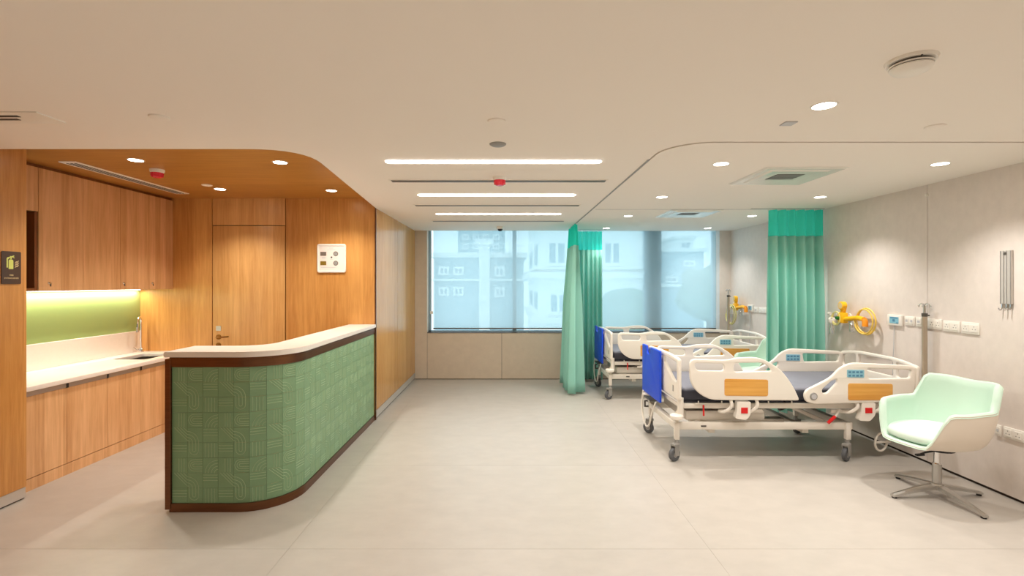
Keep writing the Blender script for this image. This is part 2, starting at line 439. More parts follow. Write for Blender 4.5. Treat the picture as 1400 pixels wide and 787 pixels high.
mb.build('cord_loop', M['white_plastic'], None); bpy.data.objects['cord_loop'].parent = b1; bpy.data.objects['cord_loop'].matrix_parent_inverse = Matrix.Translation(b1.location).inverted()

# ------------------------------------------------------------------ city outside
def building(label, x0, x1, y0, y1, z1, wallm, wins, ledges=(), name='office_building', side=()):
    t = thing(name, label, 'building', ((x0+x1)/2, (y0+y1)/2, -14))
    ox, oy, oz = t.location
    MB().box(x0-ox, x1-ox, y0-oy, y1-oy, 0, z1-oz).build('wall', wallm, t)
    MB().box(x0-ox-.25, x1-ox+.25, y0-oy-.25, y1-oy+.25, z1-oz, z1-oz+.35).build('parapet', M['facade'], t)
    for (a, b, c, d) in wins:
        f = MB().box(a-ox, b-ox, y0-oy-.12, y0-oy+.02, c-oz, d-oz).build('window', M['facade'], t)
        MB().box(a-ox+.15, (a+b)/2-ox-.06, y0-oy-.135, y0-oy-.11, c-oz+.15, d-oz-.15).build('pane', M['facade_glass'], f)
        MB().box((a+b)/2-ox+.06, b-ox-.15, y0-oy-.135, y0-oy-.11, c-oz+.15, d-oz-.15).build('pane', M['facade_glass'], f)
    for (c, d, pr) in ledges: MB().box(x0-ox-pr, x1-ox+pr, y0-oy-pr, y1-oy, c-oz, d-oz).build('ledge', M['facade'], t)
    for (a, b, c, d) in side:
        MB().box(x0-ox-.04, x0-ox+.02, a-oy, b-oy, c-oz, d-oz).build('side_window', M['facade_glass'], t)
    return t
def P(px, py, Y): return ((px-693)*Y/FPX, CAM_H-(py-387.5)*Y/FPX)
def rect(x0, y0, x1, y1, Y):
    a = P(x0, y0, Y); b = P(x1, y1, Y); return (a[0], b[0], b[1], a[1])
building('white corner block with tall windows outside behind the green curtain', P(737, 0, 20)[0], P(878, 0, 20)[0], 20, 30, 8, M['facade'],
         [rect(746, 328, 776, 364, 20), rect(822, 328, 850, 364, 20), rect(748, 398, 778, 430, 20), rect(822, 396, 852, 428, 20), rect(784, 328, 812, 364, 20)],
         [(*sorted((P(0, 380, 20)[1], P(0, 372, 20)[1])), .4), (*sorted((P(0, 368, 20)[1], P(0, 365, 20)[1])), .25), (*sorted((P(0, 440, 20)[1], P(0, 434, 20)[1])), .3)],
         side=[(21, 23, *sorted((P(0, 360, 20)[1], P(0, 332, 20)[1]))), (25, 27.4, *sorted((P(0, 360, 20)[1], P(0, 332, 20)[1]))), (21, 23, *sorted((P(0, 425, 20)[1], P(0, 400, 20)[1]))), (25, 27.4, *sorted((P(0, 425, 20)[1], P(0, 400, 20)[1])))])
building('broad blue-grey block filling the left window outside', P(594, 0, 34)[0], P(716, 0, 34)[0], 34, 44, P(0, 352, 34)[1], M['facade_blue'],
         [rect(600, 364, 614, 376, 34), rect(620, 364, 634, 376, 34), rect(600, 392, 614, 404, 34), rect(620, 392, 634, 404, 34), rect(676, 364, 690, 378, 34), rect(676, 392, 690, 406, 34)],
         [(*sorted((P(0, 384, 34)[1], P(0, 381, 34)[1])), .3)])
building('slim white stair tower in front of blue-grey block outside', P(655, 0, 32.5)[0], P(669, 0, 32.5)[0], 32.5, 33.6, P(0, 334, 32.5)[1], M['facade'],
         [rect(657, 360+i*16, 667, 369+i*16, 32.5) for i in range(4)])
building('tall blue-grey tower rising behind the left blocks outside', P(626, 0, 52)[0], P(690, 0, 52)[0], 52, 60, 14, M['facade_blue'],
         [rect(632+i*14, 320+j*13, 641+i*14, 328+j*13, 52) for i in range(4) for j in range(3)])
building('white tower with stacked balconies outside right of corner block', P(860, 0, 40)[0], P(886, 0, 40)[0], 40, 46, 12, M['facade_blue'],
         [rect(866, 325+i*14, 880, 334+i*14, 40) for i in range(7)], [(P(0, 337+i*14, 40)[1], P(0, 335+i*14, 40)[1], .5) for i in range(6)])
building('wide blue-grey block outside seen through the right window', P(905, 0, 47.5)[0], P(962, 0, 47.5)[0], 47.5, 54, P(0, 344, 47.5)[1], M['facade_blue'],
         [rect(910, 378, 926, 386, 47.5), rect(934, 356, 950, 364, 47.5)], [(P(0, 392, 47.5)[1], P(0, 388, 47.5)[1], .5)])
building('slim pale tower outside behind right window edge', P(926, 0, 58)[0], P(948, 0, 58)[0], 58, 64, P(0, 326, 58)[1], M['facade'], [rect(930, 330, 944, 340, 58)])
def tree(px, py, Y, r, label):
    x, z = P(px, py, Y)
    t = thing('street_tree', label, 'tree', (x, Y, -14))
    bm = bmesh.new(); bmesh.ops.create_icosphere(bm, subdivisions=3, radius=r)
    for v in bm.verts:
        n = math.sin(v.co.x*3.1)*math.cos(v.co.y*2.7)+math.sin(v.co.z*3.7+v.co.x*2)
        v.co *= 1+.12*n
        v.co.z += z+14
    finish(bm, 'crown', M['leaf'], t)
    MB().tube([(0, 0, 0), (0, 0, z+14)], .25, 8).build('trunk', M['bark'], t)
tree(855, 430, 17, 1.0, 'round tree outside below the balcony tower')
tree(972, 400, 26, 1.6, 'round tree outside at right edge of window')
struct(MB().box(-60, 60, 9.5, 110, -14.3, -14).build('ground', M['facade_blue']))

# ------------------------------------------------------------------ ceiling fittings
def downlight(x, y, z, power, label, col=WARM):
    t = thing('downlight', label, 'light', (x, y, z), 0, 'round recessed downlights')
    MB().lathe([(.054, .001), (.054, -.004), (.062, -.004), (.066, .001)], (0, 0, 0), 'z', 20).build('trim_ring', M['white_plastic'], t)
    MB().lathe([(0, -.003), (.055, -.003), (.055, 0.002)], (0, 0, 0), 'z', 20).build('lens', M['led'], t)
    lamp('downlight_beam', 'SPOT', t, (0, 0, -.02), power, col, spot_size=math.radians(116), spot_blend=.85, shadow_soft_size=.045)
    return t
names = {(0, 0): 'bright downlight in front of the ward ceiling seam', (0, 1): 'ward downlight above the near bed, left of square vent', (0, 2): 'ward downlight above foot of near bed',
         (0, 3): 'ward downlight above foot of far bed', (0, 4): 'ward downlight nearest left green curtain and window',
         (1, 1): 'ward downlight nearest camera above mint chair by wall', (1, 2): 'ward downlight just right of the right green curtain top', (1, 3): 'ward downlight left of the right green curtain top', (1, 4): 'ward downlight in the far corner by window'}
for i, x in enumerate((1.647, 3.33)):
    for k, y in enumerate((2.507, 3.71, 5.13, 6.56, 8.0)):
        if (i, k) in names: downlight(x, y, H-(.004 if k else 0), DOWN_W*((.32 if i == 0 else .6) if k == 4 else 1), names[(i, k)])
# the same rows go on behind the camera
for x, y in ((3.33, 2.45), (1.647, .9), (3.33, .9), (1.647, -1.0), (3.33, -1.0), (-.1, 1.0), (-1.9, 1.0), (-1.9, -1.0), (-.1, -1.0), (-3.2, .2)):
    downlight(x, y, H, DOWN_W*.85, 'round recessed downlight behind the camera')
for x, y, l in ((-3.14, 4.085, 'downlight in oak ceiling over kitchenette, nearest camera'), (-1.954, 4.16, 'downlight in oak ceiling above reception counter corner'),
                (-3.17, 5.336, 'downlight in oak ceiling above the oak door'), (-1.97, 5.42, 'downlight in oak ceiling above white notice board')):
    downlight(x, y, HW, NOOK_W, l, WARM_NOOK)

def capsule(x0, x1, w, n=8):
    r = w/2
    return arc(x1-r, 0, r, -PI/2, PI/2, n)+arc(x0+r, 0, r, PI/2, 3*PI/2, n)
for y, x0, x1, l in ((3.645, -.918, .714, 'glowing linear ceiling light, longest and nearest of three'), (5.02, -.928, .715, 'glowing linear ceiling light, middle of three'), (6.39, -.94, .716, 'glowing linear ceiling light nearest the window')):
    t = thing('linear_light', l, 'light', ((x0+x1)/2, y, H), 0, 'linear ceiling lights')
    w = (x1-x0)/2
    MB().prism(capsule(-w, w, .085), -.009, .001).build('diffuser', M['strip'], t)
    MB().prism(capsule(-w-.008, w+.008, .101), -.003, .001).build('housing', M['white_plastic'], t)
    a = lamp('strip_glow', 'AREA', t, (0, 0, -.02), 12, (1, .92, .82), shape='RECTANGLE', size=1.6, size_y=.08)
for y, x0, x1, l in ((4.345, -1.035, .885, 'dark linear slot diffuser beside the red ceiling beacon'), (5.705, -1.08, .85, 'dark linear slot diffuser, second from camera'), (7.14, -1.09, .84, 'dark linear slot diffuser nearest the window')):
    t = thing('slot_diffuser', l, 'vent', ((x0+x1)/2, y, H), 0, 'linear slot diffusers')
    w = (x1-x0)/2
    MB().box(-w-.02, w+.02, -.055, .055, -.005, .001, .002, 1).build('frame', M['ceiling'], t)
    MB().box(-w, w, -.04, .04, -.0065, -.004).build('slot', M['dgrey'], t)
    for q in (-.02, 0, .02): MB().box(-w, w, q-.003, q+.003, -.009, -.006).build('blade', M['alu'], t)
# grille in ceiling at far left
t = thing('ceiling_grille', 'white linear grille with two black slots at left ceiling edge', 'vent', (-3.15, 2.685, H))
MB().box(-1.1, .62, -.09, .09, -.006, .001, .002, 1).build('frame', M['white_plastic'], t)
for q in (-.045, .005): MB().box(-1.05, .42+.05*(q < 0), q, q+.024, -.008, -.005).build('slot', M['black'], t)
t = thing('linear_grille', 'long white grille in oak ceiling along the kitchen cabinets', 'vent', (-3.765, 4.87, HW))
MB().box(-.075, .075, -.74, .74, -.006, .001, .002, 1).build('frame', M['ceiling'], t)
for q in (-.035, .0, .035): MB().box(q-.009, q+.009, -.70, .70, -.008, -.005).build('slot', M['black'], t)
# square cassette vents in the ward
for y, l in ((4.14, 'square ceiling vent panel above near bed'), (6.35, 'square ceiling vent panel above far bed')):
    t = thing('square_vent', l, 'vent', (2.38, y, H-.004), 0, 'square ceiling vents')
    mb = MB()
    for r0, r1, z0, z1 in ((.33, .31, -.001, -.012), (.31, .24, -.012, -.004), (.24, .225, -.004, -.014), (.225, .16, -.014, -.006)):
        for a in range(4):
            q = [(r0, -r0, z0), (r0, r0, z0), (r1, r1, z1), (r1, -r1, z1)]
            vs = []
            for x, yy, z in q:
                for _ in range(a): x, yy = -yy, x
                vs.append(mb.bm.verts.new((x, yy, z)))
            mb.bm.faces.new(vs)
    bmesh.ops.remove_doubles(mb.bm, verts=mb.bm.verts[:], dist=1e-5)
    mb.build('frame', M['vent'], t)
    MB().box(-.16, .16, -.16, .16, -.0065, .0).build('face', M['vent'], t)
    MB().box(-.115, .115, -.10, .10, -.0085, .0).build('opening', M['dgrey'], t)
    for q in range(4): MB().box(-.11, .11, -.075+q*.05-.009, -.075+q*.05+.009, -.0105, -.008).build('slat', M['grey'], t)
def roundel(name, x, y, z, prof, m, label, cat): return tag(MB().lathe(prof, (0, 0, 0), 'z', 24).build(name, m, None, 35, (x, y, z)), label, cat)
disc = [(0, -.010), (.04, -.010), (.05, -.006), (.052, .0)]
roundel('ceiling_speaker', -.06, 3.20, H, [(0, -.012), (.042, -.012), (.055, -.004), (.056, 0)], M['grey'], 'flat grey sprinkler cover just before the longest linear light', 'sprinkler')
roundel('sprinkler_cover', -.058, 2.745, H, disc, M['ceiling'], 'ceiling-coloured sprinkler cover, nearest camera over the middle', 'sprinkler')
roundel('sprinkler_cover', -1.93, 2.68, H, disc, M['ceiling'], 'ceiling-coloured sprinkler cover at left, before the oak ceiling', 'sprinkler')
roundel('sprinkler_cover', 2.52, 2.84, H, disc, M['ceiling'], 'ceiling-coloured sprinkler cover at right, before the ward seam', 'sprinkler')
roundel('sprinkler_cover', -3.18, 5.12, HW, disc, M['ceiling'], 'pale sensor disc in oak ceiling beside the downlight over the door', 'sensor')
tag(MB().box(-.035, .035, -.035, .035, -.006, 0, .002, 1).build('access_plate', M['print_soft'], None, 35, (1.625, 2.785, H)), 'small square plate in ceiling behind the brightest downlight', 'plate')
t = thing('smoke_detector', 'large round white smoke detector on ceiling at upper right', 'detector', (1.675, 2.0, H))
MB().lathe([(0, -.012), (.085, -.012), (.09, -.002), (.09, 0)], (0, 0, 0), 'z', 28).build('base', M['white_plastic'], t)
MB().lathe([(0, -.034), (.068, -.034), (.068, -.012)], (0, 0, 0), 'z', 28).build('smoke_slots', M['dgrey'], t)
mb = MB().lathe([(0, -.056), (.04, -.056), (.062, -.048), (.074, -.034), (.074, -.030)], (0, 0, 0), 'z', 28).build('cap', M['white_plastic'], t)
MB().lathe([(.0, -.026), (.076, -.026), (.078, -.022), (.0, -.018)], (0, 0, 0), 'z', 28).build('collar', M['white_plastic'], t)
MB().lathe([(0, -.004), (.004, -.004), (.004, 0)], (-.02, -.075, -.010), 'z', 8).build('indicator', M['dgrey'], t)
def beacon(x, y, z, label):
    t = thing('alarm_beacon', label, 'alarm', (x, y, z), 0, 'red ceiling alarm beacons')
    MB().lathe([(0, -.03), (.05, -.03), (.058, -.02), (.06, 0)], (0, 0, 0), 'z', 20).build('base', M['white_plastic'], t)
    mb = MB().lathe([(0, -.075), (.03, -.075), (.045, -.062), (.05, -.03)], (0, 0, 0), 'z', 20)
    for k in range(8):
        a = k*PI/4; c, s_ = math.cos(a)*.047, math.sin(a)*.047
        mb.tube([(c, s_, -.03), (c*.92, s_*.92, -.068)], .006, 6)
    mb.build('lens', M['red_led'], t)
beacon(-.063, 4.19, H, 'red alarm beacon between linear light and slot diffuser')
beacon(-3.21, 4.43, HW, 'red alarm beacon on oak ceiling over kitchenette')
t = thing('dome_camera', 'small dark dome camera on ceiling before the window', 'camera', (-.11, 7.85, H))
MB().lathe([(0, -.04), (.05, -.04), (.056, -.03), (.056, 0)], (0, 0, 0), 'z', 20).build('mount', M['white_plastic'], t)
MB().lathe([(0, -.075), (.02, -.072), (.036, -.06), (.042, -.04)], (0, 0, 0), 'z', 20).build('dome', M['black'], t)

# ------------------------------------------------------------------ reception counter
XE = -2.475; YFc, XSc, RC = 3.545, -1.625, .36
def cpath(d, x_end=XE, n=10, yend=YN-.004):
    """plan of the counter's outer face pushed out by d"""
    cx, cy_ = XSc-RC, YFc+RC
    return [(x_end, YFc-d)]+arc(cx, cy_, RC+d, -PI/2, 0, n)+[(XSc+d, yend)]
def cring(d0, d1, x_end=XE, n=14): return cpath(d0, x_end, n)+cpath(d1, x_end, n)[::-1]
ct = thing('reception_counter', 'curved reception counter clad in green relief tiles with white top', 'counter')
MB().prism(cring(-.012, -.30), .0, 1.13).build('body', M['wood_cab'], ct)
MB().prism(cring(.006, -.012), .0, .062).build('plinth', M['bronze'], ct)
MB().prism(cring(.008, -.012), 1.075, 1.122).build('top_band', M['bronze'], ct)
MB().prism(cring(.003, -.012), 1.122, 1.136).build('recess_band', M['bronze'], ct)
MB().prism(cring(.002, -.012), 1.062, 1.075).build('lower_band', M['bronze'], ct)
MB().box(XE-.03, XE+.012, YFc-.012, YFc+.30, .02, 1.122, .002, 1).build('end_post', M['bronze'], ct)
top = [(XE-.032, YFc-.02)]+cpath(.018, XE, 16)[1:]+[(-1.935, YN-.004)]+arc(-2.15, 4.09, .21, 0, -PI/2, 8)+[(XE-.032, 3.88)]
mb = MB(); mb.prism(top, 1.136, 1.176)
bmesh.ops.bevel(mb.bm, geom=[e for e in mb.bm.edges if abs(e.verts[0].co.z-e.verts[1].co.z) < 1e-4], offset=.004, segments=2, affect='EDGES')
mb.build('worktop', M['quartz'], ct)
# relief tiles
TS, ROWS = .1112, 9
def strip_line(mb, pts, w=.0046, h=.0016):
    """raised ridge along a path on the tile face; x right, z up, face toward -y"""
    rows = []
    for i, p in enumerate(pts):
        a = Vector(pts[max(i-1, 0)]); b = Vector(pts[min(i+1, len(pts)-1)]); d = (b-a).normalized(); n = Vector((-d.y, d.x))
        q = Vector(p)
        rows.append([mb.bm.verts.new((q.x+n.x*w*s, y, q.y+n.y*w*s)) for s, y in ((-.5, 0), (-.3, -h), (.3, -h), (.5, 0))])
    fs = []
    for A, B in zip(rows, rows[1:]):
        for k in range(3): fs.append(mb.bm.faces.new((A[k], A[k+1], B[k+1], B[k])))
    for f in fs: f.material_index = 1
RS = [.14, .34, .54, .74]
def A(cx, cz, r, a0, a1, n=6): return [(x*TS, z*TS) for x, z in arc(cx, cz, r, a0, a1, n)]
def Ln(*p): return [(x*TS, z*TS) for x, z in p]
def motif(k):
    r, c = divmod(k, 3)
    if k == 0: return [Ln((x, .05), (x, .95)) for x in (.45, .62, .79)]
    if k == 1: return [A(.5, .5, q, PI*1.5, PI*.5, 8)[::-1] if False else Ln((.98, .5-q))+A(.45, .5, q, -PI/2, -PI*1.5, 8)+Ln((.98, .5+q)) for q in (.10, .24, .38)]
    if k == 2: return [A(1, 0, q, PI/2, PI, 6) for q in (.24, .44, .64, .84)]
    if k == 3: return [Ln((q, 1), (1, q)) for q in RS]
    if k == 4: return [A(0, 0, q, PI/2, 0, 6) for q in RS]
    if k == 5: return [Ln((.03, z), (.97, z)) for z in (.5, .68, .86)]
    if k == 6: return [Ln((.03, z), (.97, z)) for z in (.45, .63, .81)]
    if k == 7: return [Ln((.44-q, 1))+A(.44, .5, q, PI, 2*PI, 8)+Ln((.44+q, 1)) for q in (.10, .30)]
    return [Ln((x, .03), (x, .97)) for x in (.18, .38, .58, .78)]
# columns along the path by chord length
pth = [Vector(p) for p in cpath(-.006, XE+.012, 40)]
cols = [pth[0].copy()]
cum = [0]
for a, b in zip(pth, pth[1:]): cum.append(cum[-1]+(b-a).length)
ncol = int(cum[-1]/TS)
tw = cum[-1]/ncol
def at_len(s):
    for i in range(len(pth)-1):
        if s <= cum[i+1]+1e-9: return pth[i].lerp(pth[i+1], (s-cum[i])/(cum[i+1]-cum[i]))
    return pth[-1]
tile_me = []
for k in range(9):
    mb = MB(); gpt = .0008
    mb.box(gpt, TS-gpt, 0, .008, gpt, TS-gpt)
    for ln in motif(k): strip_line(mb, ln)
    o = mb.build('tile', [M['tile'], M['tile_line']], ct, 25); tile_me.append(o)
first = [True]*9
for c in range(ncol):
    a, b = at_len(c*tw), at_len((c+1)*tw); d = b-a
    rz = math.atan2(d.y, d.x); nrm = Vector((d.y, -d.x)).normalized()
    for r in range(ROWS):
        k = (r % 3)*3+c % 3
        z = 1.062-TS*(r+1)
        loc = (a.x, a.y, z)
        if first[k]: o = tile_me[k]; first[k] = False; o.location = loc; o.rotation_euler = (0, 0, rz)
        else: o = piece(tile_me[k], ct, loc, None, rz)
        o.scale = (d.length/TS, 1, 1)

# ------------------------------------------------------------------ kitchenette
ZC = .85
wt = thing('kitchen_worktop', 'white quartz kitchen worktop with undermount sink along left wall', 'worktop', (XK, 3.78, ZC))
def toK(u, v, w): return (u, v, w)
outl = [(.003, 0), (.69, 0), (.69, YN-3.78-.003), (.003, YN-3.78-.003)]
sink = rpoly([(.20, 1.48, .04), (.57, 1.48, .04), (.57, 1.95, .04), (.20, 1.95, .04)])
plate(outl, [sink], .04, .004, lambda u, v, w: (u, v, w-.02), 'slab', M['quartz'], wt)
mb = MB(); mb.box(.003, .02, 0, YN-3.784, .001, .25, .002, 1).build('upstand', M['quartz'], wt)
mb = MB()
sk = [(p[0], p[1]) for p in rpoly([(.195, 1.475, .05), (.575, 1.475, .05), (.575, 1.955, .05), (.195, 1.955, .05)])]
mb.grid(len(sk), 4, lambda i, j: ((sk[i][0]-.385)*(1, .98, .95, .02)[j]+.385, (sk[i][1]-1.715)*(1, .98, .95, .02)[j]+1.715, (-.042, -.15, -.18, -.185)[j]), True)
mb.build('sink_bowl', M['sink'], wt)
fc = thing('kitchen_tap', 'chrome gooseneck kitchen tap behind the sink', 'tap', (XK+.10, 5.82, ZC), -1.15)
MB().lathe([(0, .05), (.02, .05), (.024, .04), (.024, .006), (.03, .004), (.03, 0)], (0, 0, 0), 'z', 16).build('base', M['chrome'], fc)
pts = [(0, 0, .05), (0, 0, .34)]+[(.075-.075*math.cos(a), 0, .34+.085*math.sin(a)) for a in [PI*k/10 for k in range(1, 11)]]+[(.153, 0, .305)]
MB().tube(pts, .0105, 10).build('spout', M['chrome'], fc)
MB().lathe([(0, -.005), (.014, -.005), (.014, .05), (0, .05)], (.153, 0, .26), 'z', 12).build('spray_head', M['steel'], fc)
MB().tube([(0, -.02, .03), (0, -.045, .034), (.0, -.075, .06)], .006, 8).build('lever', M['chrome'], fc)
bs = tag(MB().box(XK+.0005, XK+.008, 3.8, YN-.002, ZC+.252, 1.598).build('glass_backsplash', M['glass_green']), 'glossy green glass backsplash between worktop and upper cabinets', 'backsplash')

def base_unit(y0, y1, n, label):
    t = thing('base_cabinet', label, 'cabinet', (XK, y0, 0), 0, 'oak base cabinets')
    L = y1-y0; xf = .655
    MB().box(.01, xf-.02, .001, L-.001, .1, ZC-.24).build('carcass', M['wood_cab'], t)
    MB().box(.01, xf-.003, .001, L-.001, 0, .097).build('plinth', M['wood_cab'], t)
    for k in range(n):
        a = L*k/n; b = L*(k+1)/n
        d = MB().box(xf-.019, xf, a+.0015, b-.0015, .102, ZC-.085, .001, 1).build('door', M['wood_cab'], t)
        MB().box(xf-.018, xf+.006, a+.012, b-.012, ZC-.083, ZC-.046).build('pull_rail', M['alu'], d)
        MB().box(xf-.016, xf+.010, b-.012, b+.008 if k < n-1 else b-.002, ZC-.086, ZC-.048).build('rail_end', M['black'], d)
base_unit(3.80, 4.66, 2, 'oak base cabinet with two doors, nearest camera')
base_unit(4.66, 5.50, 2, 'oak base cabinet with two doors below the sink')
base_unit(5.50, YN-.002, 1, 'narrow oak base cabinet in the corner behind reception counter')
def lock(parent, x, y, z):
    MB().lathe([(0, .014), (.008, .014), (.011, .01), (.012, 0)], (x, y, z), 'x', 12).build('lock_knob', M['chrome'], parent)
    MB().box(x, x+.006, y+.012, y+.02, z-.03, z+.004).build('key', M['dgrey'], parent)
def upper_unit(y0, y1, doors, locks, label):
    t = thing('upper_cabinet', label, 'cabinet', (XK, y0, 1.615), 0, 'oak upper cabinets')
    L = y1-y0; Z = HW-1.615-.03; xf = .41
    MB().box(.002, xf-.02, .001, L-.001, 0, Z).build('carcass', M['wood_cab'], t)
    n = doors
    for k in range(n):
        d = MB().box(xf-.019, xf, L*k/n+.0015, L*(k+1)/n-.0015, -.006, Z, .001, 1).build('door', M['wood_cab'], t)
        for ly in locks:
            if y0+L*k/n < ly < y0+L*(k+1)/n: lock(d, xf, ly-y0, .065)
    MB().box(.002, xf-.02, .001, L-.001, Z, Z+.028).build('top_filler', M['wood_dark'], t)
    return t
upper_unit(4.225, 5.12, 2, (4.32,), 'oak upper cabinet with two doors beside the dark open niche')
upper_unit(5.12, YN-.002, 2, (5.16, 5.58), 'oak upper cabinet with two locked doors next to back wall')
t = thing('upper_cabinet', 'oak upper cabinet with dark open niche beside left pillar', 'cabinet', (XK, 3.78, 1.615), 0, 'oak upper cabinets')
MB().box(.002, .41, .001, .443, .69, HW-1.615-.03, .001, 1).build('flap', M['wood_cab'], t)
MB().box(.002, .02, .001, .443, 0, .685).build('back_panel', M['wood_dark'], t)
MB().box(.02, .40, .001, .02, 0, .685).build('side_panel', M['wood_dark'], t)
MB().box(.02, .40, .42, .443, 0, .685).build('side_panel', M['wood_dark'], t)
MB().box(.02, .40, .02, .42, 0, .02).build('shelf', M['wood_dark'], t)
MB().box(.002, .39, .001, .443, HW-1.615-.03, HW-1.615-.002).build('top_filler', M['wood_dark'], t)
t = thing('under_cabinet_light', 'bright LED strip under the upper cabinets', 'light', (XK+.03, 4.87, 1.609))
MB().box(-.012, .012, -1.03, 1.03, -.008, .0).build('profile', M['alu'], t)
MB().box(-.010, .010, -1.02, 1.02, -.011, -.007).build('diffuser', M['undercab'], t)
l = lamp('led_glow', 'AREA', t, (.02, 0, -.02), 8, (1, .90, .74), shape='RECTANGLE', size=.02, size_y=2.0)

# ------------------------------------------------------------------ signs
def text(body, size, parent, loc, rot, m, name='lettering', align='CENTER', ext=.0006):
    c = bpy.data.curves.new(name, 'FONT'); c.body = body; c.size = size; c.align_x = align; c.extrude = ext
    c.materials.append(m)
    tmp = bpy.data.objects.new(name, c); COL.objects.link(tmp)
    me = bpy.data.meshes.new_from_object(tmp.evaluated_get(bpy.context.evaluated_depsgraph_get()))
    bpy.data.objects.remove(tmp); bpy.data.curves.remove(c)
    o = bpy.data.objects.new(name, me); COL.objects.link(o); o.parent = parent; o.location = loc; o.rotation_euler = rot; return o
sg = thing('fire_extinguisher_sign', 'dark brown fire extinguisher sign on oak pillar', 'sign', (XL, 3.648, 1.795))
plate(rpoly([(-.072, -.123, .01), (.072, -.123, .01), (.072, .123, .01), (-.072, .123, .01)]), [], .006, .001, lambda u, v, w: (.004+w, u, v), 'board', M['sign_dark'], sg)
fx = lambda u, v, w: (w, u, v)
mb = MB(); mb.prism(rpoly([(-.022, -.01, .004), (.012, -.01, .004), (.012, .062, .014), (-.022, .062, .014)]), .0068, .0085, fx)
mb.prism(rpoly([(-.037, .0, .004), (-.027, .0, .004), (-.027, .062, .004), (-.012, .075, .003), (-.010, .082, .003), (-.03, .078, .004), (-.037, .068, .004)]), .0068, .0085, fx)
mb.prism([(-.010, .064), (.0, .064), (.0, .078), (-.010, .078)], .0068, .0085, fx)
mb.prism([(-.012, .078), (.004, .078), (.02, .088), (.016, .094), (.0, .086), (-.012, .088)], .0068, .0085, fx)
mb.prism([(.004, .08), (.02, .072), (.022, .077), (.006, .084)], .0068, .0085, fx)
mb.build('extinguisher_symbol', M['sign_glow'], sg)
mb = MB()
for k in range(3):
    z = .0+k*.016
    mb.prism([(.026, z), (.034, z+.010), (.042, z+.006), (.054, z+.022), (.05, z+.024), (.042, z+.014), (.034, z+.018), (.024, z+.004)], .0068, .0085, fx)
mb.build('flame_symbol', M['sign_cream'], sg)
R = (PI/2, 0, PI/2)
text('FIRE', .017, sg, (.0072, 0, -.062), R, M['sign_cream'])
text('EXTINGUISHER', .0155, sg, (.0072, 0, -.084), R, M['sign_cream'])
nb = thing('notice_board', 'white framed panel with two square and two round emblems on oak wall', 'board', (-2.15, YN, 1.985))
fy = lambda u, v, w: (u, -.008-w, v)
q = .176
plate(rpoly([(-q, -q, .03), (q, -q, .03), (q, q, .03), (-q, q, .03)]), [rpoly([(-q+.024, -q+.024, .012), (q-.024, -q+.024, .012), (q-.024, q-.024, .012), (-q+.024, q-.024, .012)])], .022, .006, fy, 'frame', M['white_plastic'], nb)
MB().box(-q+.02, q-.02, -.012, -.004, -q+.02, q-.02).build('panel', M['quartz'], nb)
for (u, v, m_) in ((-.10, .055, M['print_grey']), (-.10, -.06, M['print_olive'])):
    MB().box(u-.036, u+.036, -.0145, -.011, v-.024, v+.024).build('square_emblem', m_, nb)
for v in (.055, -.06):
    e = MB().lathe([(0, -.0145), (.03, -.0145), (.03, -.011)], (.052, 0, v), 'y', 20).build('round_emblem', M['print_grey'], nb)
    MB().lathe([(.012, -.0155), (.022, -.0155), (.022, -.0135), (.012, -.0135)], (.052, 0, v), 'y', 16).build('emblem_ring', M['grey'], e)
MB().lathe([(0, -.014), (.011, -.014), (.011, -.011)], (.0, 0, .012), 'y', 12).build('dot', M['dgrey'], nb)
for (u0, u1, v) in ((-.03, .02, .125), (-.05, .05, .105), (-.12, -.07, .01), (-.12, -.07, .002), (.03, .075, .005), (-.13, .05, -.112), (-.02, .02, -.012)):
    MB().box(u0, u1, -.0130, -.0115, v-.0025, v+.0025).build('print_line', M['print_soft'], nb)

